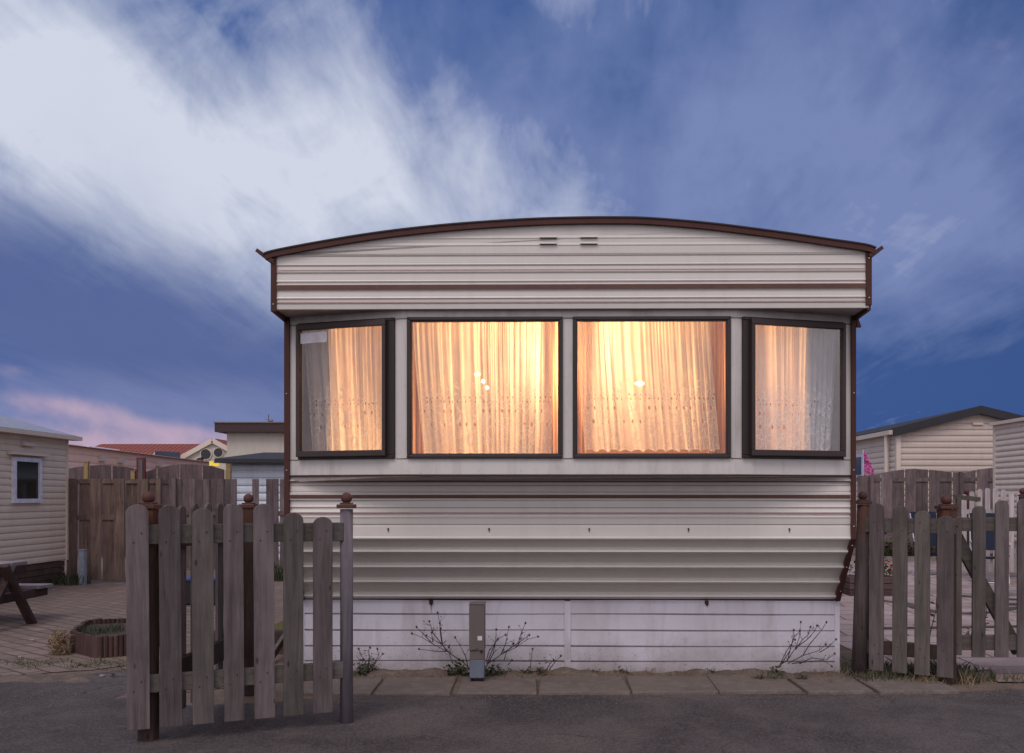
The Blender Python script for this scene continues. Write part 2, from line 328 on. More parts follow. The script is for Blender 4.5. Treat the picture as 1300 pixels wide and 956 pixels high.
# ------------------------------------------------------------------ mesh helpers
class MB:
    """collects shapes in the frame of the thing's empty (world minus ORIGIN)"""
    def __init__(s): s.v = []; s.f = []
    def add(s, vs, fs):
        n = len(s.v); s.v += [tuple(p) for p in vs]; s.f += [tuple(i + n for i in f) for f in fs]; return s
    def box(s, x0, x1, y0, y1, z0, z1):
        return s.add([(x0, y0, z0), (x1, y0, z0), (x1, y1, z0), (x0, y1, z0), (x0, y0, z1), (x1, y0, z1), (x1, y1, z1), (x0, y1, z1)],
                     [(0, 3, 2, 1), (4, 5, 6, 7), (0, 1, 5, 4), (1, 2, 6, 5), (2, 3, 7, 6), (3, 0, 4, 7)])
    def obox(s, c, t, w, th, z0, z1):
        """box centred at c (x,y), width w along unit t, thickness th across"""
        t = Vector((t[0], t[1])).normalized(); n = Vector((-t.y, t.x))
        q = [Vector(c) + t * a * w / 2 + n * b * th / 2 for a, b in ((-1, -1), (1, -1), (1, 1), (-1, 1))]
        return s.add([(p.x, p.y, z0) for p in q] + [(p.x, p.y, z1) for p in q],
                     [(0, 3, 2, 1), (4, 5, 6, 7), (0, 1, 5, 4), (1, 2, 6, 5), (2, 3, 7, 6), (3, 0, 4, 7)])
    def bar(s, a, b, w, h, up=(0, 0, 1)):
        a, b = Vector(a), Vector(b); d = (b - a).normalized(); up = Vector(up)
        sd = d.cross(up)
        if sd.length < 1e-4: sd = d.cross(Vector((0, 1, 0)))
        sd.normalize(); u = sd.cross(d).normalized()
        vs = [p + sd * i * w / 2 + u * j * h / 2 for p in (a, b) for i, j in ((-1, -1), (1, -1), (1, 1), (-1, 1))]
        return s.add(vs, [(0, 1, 2, 3), (7, 6, 5, 4), (0, 4, 5, 1), (1, 5, 6, 2), (2, 6, 7, 3), (3, 7, 4, 0)])
    def tube(s, pts, r, n=8, cap=True):
        pts = [Vector(p) for p in pts]; rr = r if isinstance(r, (list, tuple)) else [r] * len(pts)
        vs = []; fs = []
        for i, p in enumerate(pts):
            d = (pts[min(i + 1, len(pts) - 1)] - pts[max(i - 1, 0)]).normalized()
            a = d.cross(Vector((0, 0, 1)))
            if a.length < .1: a = d.cross(Vector((0, 1, 0)))
            a.normalize(); b = d.cross(a)
            vs += [p + (a * math.cos(2 * math.pi * k / n) + b * math.sin(2 * math.pi * k / n)) * rr[i] for k in range(n)]
        for i in range(len(pts) - 1):
            for k in range(n):
                fs.append((i * n + k, i * n + (k + 1) % n, (i + 1) * n + (k + 1) % n, (i + 1) * n + k))
        if cap: fs += [tuple(range(n))[::-1], tuple((len(pts) - 1) * n + k for k in range(n))]
        return s.add(vs, fs)
    def sphere(s, c, r, nu=16, nv=10, sz=1.0):
        vs = []; fs = []
        for j in range(nv + 1):
            th = math.pi * j / nv
            for i in range(nu):
                ph = 2 * math.pi * i / nu
                vs.append((c[0] + r * math.sin(th) * math.cos(ph), c[1] + r * math.sin(th) * math.sin(ph), c[2] + r * sz * math.cos(th)))
        for j in range(nv):
            for i in range(nu):
                fs.append((j * nu + i, (j + 1) * nu + i, (j + 1) * nu + (i + 1) % nu, j * nu + (i + 1) % nu))
        return s.add(vs, fs)
    def prism(s, poly, ax, a, b):
        """poly: 2-D outline; ax 'y': outline in x,z extruded y a..b ; 'x': outline in y,z ; 'z': outline in x,y"""
        def P(p, t): return {'y': (p[0], t, p[1]), 'x': (t, p[0], p[1]), 'z': (p[0], p[1], t)}[ax]
        n = len(poly); vs = [P(p, a) for p in poly] + [P(p, b) for p in poly]
        fs = [tuple(range(n)), tuple(range(2 * n - 1, n - 1, -1))] + [(i, i + n, (i + 1) % n + n, (i + 1) % n) for i in range(n)]
        return s.add(vs, fs)
    def sheet(s, prof, x0, x1, cut=None):
        """profile (y,z) extruded along x"""
        n = len(prof); vs = []
        for (y, z) in prof:
            a, b = (x0, x1) if cut is None else cut(z)
            vs += [(a, y, z), (b, y, z)]
        return s.add(vs, [(2 * i, 2 * i + 1, 2 * i + 3, 2 * i + 2) for i in range(n - 1)])
    def quad(s, a, b, c, d): return s.add([a, b, c, d], [(0, 1, 2, 3)])
    def build(s, name, mat, parent=None, smooth=False, bevel=0, origin=None, solid=0):
        """origin: world point that the vertices are measured from"""
        me = bpy.data.meshes.new(name)
        o0 = Vector(origin) if origin is not None else Vector((0, 0, 0))
        me.from_pydata([tuple(Vector(p) - o0) for p in s.v], [], s.f)
        bm = bmesh.new(); bm.from_mesh(me); bmesh.ops.recalc_face_normals(bm, faces=bm.faces); bm.to_mesh(me); bm.free()
        me.materials.append(mat)
        if smooth:
            for p in me.polygons: p.use_smooth = True
        o = bpy.data.objects.new(name, me); COL.objects.link(o)
        if parent is not None: o.parent = parent
        if solid:
            q = o.modifiers.new('s', 'SOLIDIFY'); q.thickness = solid; q.offset = 0
        if bevel:
            q = o.modifiers.new('b', 'BEVEL'); q.width = bevel; q.segments = 2; q.limit_method = 'ANGLE'; q.angle_limit = R(35)
        return o

def thing(name, label, cat, loc=(0, 0, 0), rotz=0, group=None):
    o = bpy.data.objects.new(name, None); COL.objects.link(o); o.empty_display_size = .2
    o.location = loc; o.rotation_euler = (0, 0, rotz); o['label'] = label; o['category'] = cat
    if group: o['group'] = group
    return o
def tag(o, label, cat, group=None, kind=None):
    o['label'] = label; o['category'] = cat
    if group: o['group'] = group
    if kind: o['kind'] = kind
    return o
class Local:
    """builder whose shapes are given in world coordinates and parented to a thing at loc (no rotation)"""
    def __init__(s, root): s.root = root; s.o = Vector(root.location)
    def part(s, name, mb, mat, parent=None, **kw):
        # the part's own origin at its lowest centre, so that object coordinates differ from part to part
        xs = [p[0] for p in mb.v]; ys = [p[1] for p in mb.v]; zs = [p[2] for p in mb.v]
        c = Vector(((min(xs) + max(xs)) / 2, (min(ys) + max(ys)) / 2, min(zs)))
        o = mb.build(name, mat, parent or s.root, origin=c, **kw)
        if parent is None: o.location = c - s.o
        else: o.location = c - s.o - Vector(parent.location)
        return o
def structure(name, poly, z, mat):
    mb = MB(); mb.add([(x, y, z) for x, y in poly], [tuple(range(len(poly)))])
    o = mb.build(name, mat); o['kind'] = 'structure'; return o

# ------------------------------------------------------------------ ground
structure('ground', [(-400, -60), (400, -60), (400, 600), (-400, 600)], 0, M['ground'])
structure('patio', [(-12, 6.95), (-4.2, 6.98), (-3.55, 7.25), (-3.28, 7.55), (-2.9, 7.6), (-2.9, 24), (-12, 24)], .006, M['patio'])
structure('patio', [(2.62, 6.96), (3.5, 7.3), (12, 7.3), (12, 19.6), (2.62, 19.6)], .006, M['patio_r'])
structure('lawn', [(-2.9, 8.3), (-1.98, 8.3), (-1.98, 15), (-2.9, 15)], .006, M['lawn'])
structure('gravel_bed', [(-2.9, 6.2), (-1.98, 6.75), (-1.98, 8.3), (-2.9, 8.3)], .005, M['gravel'])
rp = [(-60, -60), (60, -60), (60, 6.35)]
xx = 60
pts = [(6.5, 6.38), (5, 6.46), (4.2, 6.5), (3.2, 6.52), (2.4, 6.36), (1.2, 6.40), (0, 6.34), (-1.2, 6.38), (-1.9, 6.1), (-2.5, 6.0), (-2.7, 6.6), (-3.05, 7.2), (-3.3, 7.3), (-3.62, 6.95), (-4.1, 6.70), (-5, 6.62), (-7, 6.55), (-60, 6.5)]
structure('road', rp + pts, .004, M['asphalt'])
# row of old slabs in front of the home: individual stone outlines, slightly uneven
mb = MB(); x = -1.72
while x < 2.35:
    w = random.uniform(.42, .66); y0 = 6.36 + random.uniform(-.03, .03); y1 = 6.93 + random.uniform(-.05, .04); z = .022 + random.uniform(-.006, .008); j = [random.uniform(-.02, .02) for _ in range(4)]
    mb.add([(x + j[0], y0, -.02), (x + w, y0 + j[1], -.02), (x + w + j[2], y1, -.02), (x, y1 + j[3], -.02), (x + j[0], y0, z), (x + w, y0 + j[1], z + .004), (x + w + j[2], y1, z + j[3] * .2), (x, y1 + j[3], z)],
           [(0, 3, 2, 1), (4, 5, 6, 7), (0, 1, 5, 4), (1, 2, 6, 5), (2, 3, 7, 6), (3, 0, 4, 7)])
    x += w + random.uniform(.012, .03)
o = mb.build('pavement', M['slabs'], bevel=.008); o['kind'] = 'structure'
def bumpy(name, x0, x1, y0, y1, z, amp, mat, nx=140, ny=8, seed=1):
    rnd = random.Random(seed); mb = MB(); ph = [rnd.uniform(0, 6) for _ in range(8)]
    vs = []
    for j in range(ny + 1):
        for i in range(nx + 1):
            X_ = x0 + (x1 - x0) * i / nx; Y_ = y0 + (y1 - y0) * j / ny
            e = math.sin(math.pi * j / ny) ** .6 if 0 < j < ny else 0
            h = z + amp * e * (.6 + .3 * math.sin(X_ * 5 + ph[0]) + .2 * math.sin(X_ * 13 + Y_ * 9 + ph[1]) + .15 * math.sin(X_ * 31 + ph[2]) + rnd.uniform(-.12, .12))
            vs.append((X_, Y_ + .025 * math.sin(X_ * 7 + ph[3]) + .015 * math.sin(X_ * 19), h))
    fs = [(j * (nx + 1) + i, j * (nx + 1) + i + 1, (j + 1) * (nx + 1) + i + 1, (j + 1) * (nx + 1) + i) for j in range(ny) for i in range(nx)]
    mb.add(vs, fs); o = mb.build(name, mat, smooth=True); o['kind'] = 'structure'; return o
bumpy('soil_strip', -1.9, 2.6, 6.86, 7.25, -.004, .045, M['soilstrip'], 300, 10)
bumpy('sand_verge', -5.6, -3.3, 6.72, 7.12, -.01, .03, M['soilstrip'], 120, 8, 3)
structure('path', [(3.22, 6.75), (8.5, 6.8), (8.5, 7.34), (3.45, 7.36)], .012, M['slab_pale'])
# darker brick bands laid in the right-hand patio
def band(pxs, wid, name='paving_band'):
    pts = [Vector((X(a, dep(b)), dep(b))) for a, b in pxs]; mb = MB(); vs = []
    for i, p in enumerate(pts):
        d = (pts[min(i + 1, len(pts) - 1)] - pts[max(i - 1, 0)]).normalized(); n = Vector((-d.y, d.x)) * wid / 2
        vs += [(p.x - n.x, p.y - n.y, .012), (p.x + n.x, p.y + n.y, .012)]
    mb.add(vs, [(2 * i, 2 * i + 1, 2 * i + 3, 2 * i + 2) for i in range(len(pts) - 1)])
    o = mb.build(name, M['asphalt']); o['kind'] = 'structure'
band([(1108, 762), (1150, 767), (1165, 773), (1190, 778), (1225, 780), (1262, 778), (1285, 773), (1330, 770)], .16)
band([(1100, 799), (1180, 798), (1250, 797), (1330, 796)], .13)
band([(1205, 756), (1250, 760), (1330, 764)], .2)
mb = MB(); mb.box(2.9, 12, 19.35, 19.5, 0, .1); o = mb.build('kerb', M['stone']); o['kind'] = 'structure'

# ------------------------------------------------------------------ the lit home
OX, OD, RZ = .136, 6.75, R(-.8)
home = thing('mobile_home', 'cream corrugated mobile home with brown trim, arched roof and four warmly lit curtained windows', 'mobile home', (OX, OD, 0), RZ)
cosr, sinr = math.cos(-RZ), math.sin(-RZ)
def to_local(x, y): x -= OX; y -= OD; return Vector((x * cosr - y * sinr, x * sinr + y * cosr))
C0 = to_local(0, 0)
def ray(px): d = to_local((px - CX) / F, 1) - C0; return d
def lx(px, ly):
    d = ray(px); t = (ly - C0.y) / d.y; return C0.x + d.x * t
LZ = lambda py, ly: H + (HY - py) / F * (OD + ly)
XL, XR = lx(364, 0), lx(1084, 0)
YB = -.27; YF = -.32
FL = (lx(510, YB), YB); FR = (lx(934, YB), YB); CL = (XL, 0.0); CR = (XR, 0.0)
def facet_pt(px, seg):
    (ax, ay), (bx, by) = seg; d = ray(px)
    # C0 + d t = a + (b-a) s
    ex, ey = bx - ax, by - ay
    den = d.x * -ey + d.y * ex
    s_ = (d.x * (ay - C0.y) - d.y * (ax - C0.x)) / (d.y * ex - d.x * ey) 
    return (ax + ex * s_, ay + ey * s_)
segL, segC, segR = (CL, FL), (FL, FR), (FR, CR)
ZW0, ZW1 = 1.612, 2.592        # window opening
ZS = 2.645                     # soffit
ZB = 1.50                      # bottom edge of the bay
def part(name, mb, mat, **kw): return mb.build(name, mat, kw.pop('parent', home), **kw)

# lower front wall: corrugated profile, vertical then sloping back under
prof = []
def py2z(py, y=0.0): return LZ(py, y)
for py, off in ((604, .004), (608.5, .004), (609.5, -.012), (612, -.012), (613, .004), (616, .002), (623, -.004), (625, .006), (626, -.016), (634.5, -.016), (635, .004), (637, .006), (641, .002), (643.5, -.008), (645.5, .010), (648, .004), (650, -.010), (652, -.010), (653, .006), (655, .004), (656.5, -.014), (658.5, -.010), (665, -.004), (666.5, .010), (669, .004), (681, -.008), (683, -.018), (684.2, -.014)):
    prof.append((off * .55 - (.003 if off < -.01 else 0), py2z(py)))
YS = .40                       # how far the bottom of the slope lies behind the front
zt, zb_ = py2z(684), H - (760 - HY) / F * (OD + YS)
NW = 4
for w in range(NW):
    for f, off in ((.0, .004), (.12, .012), (.50, .020), (.62, .012), (.70, -.016), (.78, -.026), (.88, -.014), (.96, .0)):
        s_ = (w + f) / NW
        prof.append((YS * s_ + off, zt + (zb_ - zt) * s_ - .004))
prof.append((YS, zb_))
ZT0 = zb_
part('lower_front_wall', MB().sheet(prof, XL + .02, XR - .02), M['cream'], smooth=False, solid=.004)
st = MB(); st.box(XL + .03, XR - .03, -.0200, -.0100, py2z(632.6), py2z(628.2)); part('brown_stripe', st, M['stripe'])
st = MB(); st.box(XL + .03, XR - .03, -.0190, -.0126, py2z(612), py2z(610.4)); part('brown_stripe', st, M['stripe'])
# bay: sill panel, header, mullions, soffit, underside
def strip(seg, a, b, z0, z1, th, mb, out=0.0):
    (ax, ay), (bx, by) = seg; t = Vector((bx - ax, by - ay)); L = t.length; t.normalize(); n = Vector((-t.y, t.x))  # n points inward (+y)
    c = Vector(a) * .5 + Vector(b) * .5 + n * (th / 2 - out); w = (Vector(b) - Vector(a)).length
    mb.obox((c.x, c.y), t, w, th, z0, z1)
sill = MB()
for seg in (segL, segC, segR): strip(seg, seg[0], seg[1], ZB, ZW0 + .006, .03, sill)
part('sill_panel', sill, M['cream_smooth'], bevel=.004)
lip = MB()
for seg in (segL, segC, segR): strip(seg, seg[0], seg[1], ZB - .012, ZB - .001, .03, lip, .006)
part('sill_lip', lip, M['dframe'])
und = MB(); und.add([(*CL, ZB - .013), (*FL, ZB - .013), (*FR, ZB - .013), (*CR, ZB - .013), (XR, .012, ZB - .05), (XL, .012, ZB - .05)], [(0, 1, 2, 3, 4, 5)])
part('bay_underside', und, M['soffit'])
hd = MB()
for seg in (segL, segC, segR): strip(seg, seg[0], seg[1], ZW1 - .006, ZS + .02, .03, hd)
part('window_header', hd, M['cream_smooth'])
def mull(pxa, sa, pxb, sb):
    a, b = facet_pt(pxa, sa), facet_pt(pxb, sb); mb = MB()
    if sa == sb: strip(sa, a, b, ZW0 - .004, ZW1 + .002, .03, mb)
    else:
        k_ = sa[1]; strip(sa, a, k_, ZW0 - .004, ZW1 + .002, .03, mb); strip(sb, k_, b, ZW0 - .004, ZW1 + .002, .03, mb)
    part('mullion', mb, M['cream_smooth'], bevel=.003)
mull(365, segL, 380, segL); mull(501.5, segL, 517.5, segC); mull(714, segC, 727.5, segC); mull(927, segC, 942, segR); mull(1068.5, segR, 1082, segR)
# thin joint lines at the top and bottom of each mullion
for pa, pb, sg in ((503, 510, segL), (510, 517, segC), (715, 727, segC), (928, 934, segC), (934, 941, segR), (1069, 1082, segR), (366, 379, segL)):
    a, b = facet_pt(pa, sg), facet_pt(pb, sg)
    for z in (ZW0 - .004, ZW1 - .012): jl = MB(); strip(sg, a, b, z, z + .004, .003, jl, .0022); part('joint_strip', jl, M['rusty'])
# soffit sheet
XFL, XFR = lx(347, YF), lx(1103, YF)
sf = MB(); sf.add([(XFL, YF, ZS), (XFR, YF, ZS), (XR + .0, .04, ZS - .004), (XL, .04, ZS - .004)], [(0, 1, 2, 3)])
part('soffit', sf, M['soffit'])
# fascia with pressed profile
def fz(py): return LZ(py, YF)
fp = []
for py, off in ((392, .012), (391.5, -.002), (386, -.008), (385, .008), (384.2, -.010), (382.8, .006), (379.5, .004), (378, -.012), (376, -.004), (368, .004), (367, -.012), (360.5, -.012), (359.8, .004), (358.5, .006), (356.6, -.014), (355, -.008), (347, .0), (345.2, -.014), (343, .010), (341.5, .0), (337.5, .004), (335.5, -.012), (334, -.004), (325, .002), (323.5, -.012), (322.6, .012), (321.3, .012)):
    fp.append((YF + off * .42 - (.002 if off < -.01 else 0), fz(py)))
part('fascia', MB().sheet(fp, XFL, XFR), M['cream'], solid=.003)
st = MB(); st.box(XFL + .02, XFR - .02, YF - .014, YF - .004, fz(367.2), fz(361.4)); part('brown_stripe', st, M['stripe'])
for ya_, yb_, yy_, nm in ((343.8, 342.9, YF - .0145, 'f'), (383.9, 383.1, YF - .0125, 'f')):
    st = MB(); st.box(XFL + .02, XFR - .02, yy_, yy_ + .004, fz(ya_), fz(yb_)); part('pinstripe', st, M['pinstripe'])
for ya_, yb_ in ((651.6, 650.5), (617, 616)):
    st = MB(); st.box(XL + .03, XR - .03, -.0135 if ya_ > 640 else -.0025, -.0095 if ya_ > 640 else .0015, py2z(ya_), py2z(yb_)); part('pinstripe', st, M['pinstripe'])
# roof arc
arc_px = [(334, 321.5), (345, 317.5), (380, 310.5), (431, 301.6), (470, 295.6), (512, 290.2), (565, 284.8), (620, 280.8), (680, 277.6), (740, 276.3), (790, 276.4), (820, 277.2), (865, 280.6), (912, 285.4), (960, 291.6), (1005, 297.8), (1050, 304.6), (1097, 311.6), (1112, 316.2)]
YR = YF - .035
arc = [(lx(px, YR), LZ(py, YR)) for px, py in arc_px]
gp = [(x_, z_ - .03) for x_, z_ in arc if XFL < x_ < XFR]
gpoly = [(XFL, fz(321.5)), (XFR, fz(321.5))] + [(x_, z_) for x_, z_ in reversed(gp)]
part('gable_panel', MB().prism(gpoly, 'y', YF - .002, YF + .02), M['cream'])
rb = MB()
for (za, xa, xb) in ((302, 492, 982), (311, 432, 1034)):
    rb.add([(lx(xa, YF), YF - .0025, fz(za + 1.4)), (lx(xb, YF), YF - .0025, fz(za + 1.4)), (lx(xb, YF), YF - .006, fz(za)), (lx(xa, YF), YF - .006, fz(za)), (lx(xa, YF), YF - .0025, fz(za - 3)), (lx(xb, YF), YF - .0025, fz(za - 3))], [(0, 1, 2, 3), (3, 2, 5, 4)])
part('pressed_rib', rb, M['cream'])
# roof sheet and its brown edge trim
def ribbon(pts, t_up, y0, y1, mb):
    n = len(pts); vs = []
    for i, (x_, z_) in enumerate(pts):
        a = Vector(pts[max(i - 1, 0)]); b = Vector(pts[min(i + 1, n - 1)]); d = (b - a).normalized(); nn = Vector((-d.y, d.x))
        lo = Vector((x_, z_)) - nn * t_up[0]; hi = Vector((x_, z_)) + nn * t_up[1]
        vs += [(lo.x, y0, lo.y), (hi.x, y0, hi.y), (hi.x, y1, hi.y), (lo.x, y1, lo.y)]
    fs = []
    for i in range(n - 1):
        for k_ in range(4): fs.append((4 * i + k_, 4 * i + (k_ + 1) % 4, 4 * i + 4 + (k_ + 1) % 4, 4 * i + 4 + k_))
    fs += [(0, 1, 2, 3), tuple(4 * (n - 1) + k_ for k_ in range(4))]
    mb.add(vs, fs); return mb
def resample(pts, n=90):
    # smooth Catmull-Rom through the points
    out = []
    P = [Vector(p) for p in pts]
    for i in range(len(P) - 1):
        p0, p1, p2, p3 = P[max(i - 1, 0)], P[i], P[i + 1], P[min(i + 2, len(P) - 1)]
        for k_ in range(5):
            t = k_ / 5; out.append(tuple(.5 * ((2 * p1) + (p2 - p0) * t + (2 * p0 - 5 * p1 + 4 * p2 - p3) * t * t + (3 * p1 - p0 - 3 * p2 + p3) * t ** 3)))
    out.append(tuple(P[-1])); return out
arcs = resample(arc)
YBACK = 8.0
roof = part('roof', ribbon(arcs, (.012, 0), YR + .03, YBACK, MB()), M['grey_roof'])
part('roof_edge_trim', ribbon(arcs, (.040, .0), YR - .004, YR + .03, MB()), M['brown'])
part('roof_edge_bead', ribbon(arcs, (.003, .006), YR - .012, YR + .02, MB()), M['dframe'])
# gutters: small angled flaps at both ends
for sgn, (pa, pb) in ((-1, ((325, 315.5), (347, 330.5))), (1, ((1104, 326), (1121, 315)))):
    a = (lx(pa[0], YR), LZ(pa[1], YR)); b = (lx(pb[0], YR), LZ(pb[1], YR))
    g = MB(); ribbon([a, b], (.012, .012), YR, YBACK, g); part('gutter', g, M['brown'])
# corner trims
for (pa, pb, ya, yb) in ((344.5, 351.5, 319, 395), (1098.5, 1106, 316, 389)):
    t = MB(); a, b = lx(pa, YF), lx(pb, YF)
    t.box(a, b, YF - .018, YF + .02, LZ(yb, YF), LZ(ya, YF)); part('corner_trim', t, M['brown'], bevel=.003)
    for yy in (ya + 14, yb - 9):
        s_ = MB(); s_.sphere(((a + b) / 2, YF - .020, LZ(yy, YF)), .006, 8, 6); part('screw', s_, M['screw'])
for (pf, pc, side) in ((347, 363, -1), (1103.5, 1085, 1)):
    a = Vector((lx(pf, YF), YF, LZ(394, YF) + .012)); b = Vector((lx(pc, 0), .03, ZS - .02))
    t = MB(); t.bar(a, b, .022, .035); part('soffit_trim', t, M['brown'])
for (pa, pb, side, ztop) in ((361, 367.5, -1, ZS), (1080.5, 1086.5, 1, ZS)):
    a, b = lx(pa, -.02), lx(pb, -.02)
    t = MB(); t.box(a, b, -.028, .05, py2z(684), ZS - .008)
    pr = [(-.028, py2z(684)), (.05, py2z(684)), (YS + .05, ZT0 + .02), (YS - .045, ZT0 - .012)]
    t.prism(pr, 'x', a, b)
    part('corner_trim', t, M['brown'])
    for yy in (500, 597, 668):
        s_ = MB(); s_.sphere(((a + b) / 2, -.030, py2z(yy)), .006, 8, 6); part('screw', s_, M['screw'])
    for f in (.1, .45, .85):
        s_ = MB(); s_.sphere(((a + b) / 2, (YS - .02) * f - .030, zt + (ZT0 - zt) * f), .006, 8, 6); part('screw', s_, M['screw'])
t = MB(); t.add([(XR + .012, -.03, py2z(400)), (XR + .045, -.03, py2z(417)), (XR + .012, -.03, py2z(417)), (XR + .012, 0, py2z(400)), (XR + .045, 0, py2z(417)), (XR + .012, 0, py2z(417))], [(0, 1, 2), (3, 5, 4), (0, 3, 4, 1), (1, 4, 5, 2), (2, 5, 3, 0)])
part('end_bracket', t, M['brown'])
# side walls, floor, back wall, inner lining
swp = [(.052, ZS + .33), (.052, zt), (YS + .06, ZT0 + .01), (YBACK, ZT0 + .01), (YBACK, ZS + .33)]
b = MB(); b.prism(swp, 'x', XL - .002, XL + .018); part('side_wall', b, M['cream'])
b = MB(); b.prism(swp, 'x', XR - .018, XR + .002); part('side_wall', b, M['cream'])
b = MB(); b.box(XL, XR, YBACK - .03, YBACK, .3, ZS + .33); part('back_wall', b, M['cream'])
b = MB(); b.box(XL + .03, XR - .03, .05, 3.2, 1.19, 1.23); b.box(XL + .03, XR - .03, 3.16, 3.2, 1.2, 2.7); b.box(XL + .02, XL + .04, .06, 3.2, 1.2, 2.7); b.box(XR - .04, XR - .02, .06, 3.2, 1.2, 2.7); b.box(XL + .04, XR - .04, -.2, 3.2, 2.74, 2.76)
b.box(FL[0] + .1, FR[0] - .1, -.2, .3, 1.49, 1.53)
part('inner_lining', b, M['intwall'])
b = MB(); b.box(XL + .05, lx(424, .1), .16, .20, 1.24, 2.73); b.box(lx(424, .1) - .02, lx(424, .1), .02, .159, 1.6, 2.73); part('light_blocker', b, M['light_blocker'])  # unseen panels added to keep lamp light off the curtain's outer part
b = MB(); b.box(lx(1018, .1), XR - .05, .16, .20, 1.24, 2.73); b.box(lx(1018, .1), lx(1018, .1) + .02, .02, .159, 1.6, 2.73); part('light_blocker', b, M['light_blocker'])  # the same added light-blocking panels at the right side window
# windows
def window(pxa, pxb, seg, sash, name='window', extra=None):
    a, b = Vector(facet_pt(pxa, seg)), Vector(facet_pt(pxb, seg)); t = (b - a); L = t.length; t.normalize(); n = Vector((t.y, -t.x))  # outward
    w = thing_part(name)
    def fr(u0, u1, z0, z1, d0, d1, mb):
        c = a + t * (u0 + u1) / 2 + n * (d0 + d1) / 2; mb.obox((c.x, c.y), t, u1 - u0, abs(d1 - d0), z0, z1)
    f = MB(); fw = .024
    fa, fb = (fw, .060) if sash < 0 else ((.060, fw) if sash > 0 else (fw, fw))
    for (u0, u1, z0, z1) in ((0, L, ZW1 - fw, ZW1), (0, L, ZW0, ZW0 + fw), (0, fa, ZW0 + fw, ZW1 - fw), (L - fb, L, ZW0 + fw, ZW1 - fw)):
        fr(u0, u1, z0, z1, -.03, .022, f)
    fo = f.build('window', M['dframe'], home, bevel=.004)
    if sash:
        s_ = MB(); sw = .042
        ua, ub = (.006, L - .052) if sash < 0 else (.052, L - .006)
        za, zb2 = ZW0 + .018, ZW1 - .014
        for (u0, u1, z0, z1) in ((ua, ub, zb2 - sw, zb2), (ua, ub, za, za + sw), (ua, ua + sw * .6, za + sw, zb2 - sw), (ub - sw * .6, ub, za + sw, zb2 - sw)):
            fr(u0, u1, z0, z1, .024, .058, s_)
        s_.build('sash', M['brown2'], fo, bevel=.004)
        gz0, gz1, g0, g1, gd = za + sw, zb2 - sw, ua + sw * .6, ub - sw * .6, .035
    else:
        s_ = MB(); sw = .010
        for (u0, u1, z0, z1) in ((fw, L - fw, ZW1 - fw - sw, ZW1 - fw), (fw, L - fw, ZW0 + fw, ZW0 + fw + sw), (fw, fw + sw, ZW0 + fw + sw, ZW1 - fw - sw), (L - fw - sw, L - fw, ZW0 + fw + sw, ZW1 - fw - sw)):
            fr(u0, u1, z0, z1, -.01, .010, s_)
        s_.build('bead', M['brown2'], fo)
        gz0, gz1, g0, g1, gd = ZW0 + fw, ZW1 - fw, fw, L - fw, 0
    p = MB(); c0 = a + t * g0 + n * gd; c1 = a + t * g1 + n * gd
    p.quad((c0.x, c0.y, gz0), (c1.x, c1.y, gz0), (c1.x, c1.y, gz1), (c0.x, c0.y, gz1)); p.build('pane', M['glass'], fo)
    # corner screws
    for u in (.012, L - .012):
        for z in (ZW0 + .012, ZW1 - .012):
            q = a + t * u + n * .024; sc_ = MB(); sc_.sphere((q.x, q.y, z), .0045, 6, 4); sc_.build('screw', M['rusty'], fo)
    if extra: extra(a, t, n, gd, L, fo)
    return a, t, n, L
def thing_part(n): return None
M['brown2'] = paint('brown_black_sash', (.035, .02, .018), .45, .3, (.06, .05, .05))
def notice(a, t, n, gd, L, fo):
    p0 = a + t * .035 + n * (gd + .004); z1, z0 = 2.515, 2.44; w = .215
    p1 = p0 + t * w; m_ = MB(); m_.add([(p0.x, p0.y, z0), (p1.x, p1.y, z0 + .004), (p1.x, p1.y, z1 + .004), (p0.x, p0.y, z1)], [(0, 1, 2, 3)])
    o = m_.build('paper_notice', M['white'], fo, solid=.002); o['label'] = 'blank white strip stuck on the glass'
W1 = window(380, 502, segL, -1, extra=notice)
W2 = window(517, 714.5, segC, 0)
W3 = window(727, 927.5, segC, 0)
W4 = window(941.5, 1069.5, segR, 1)

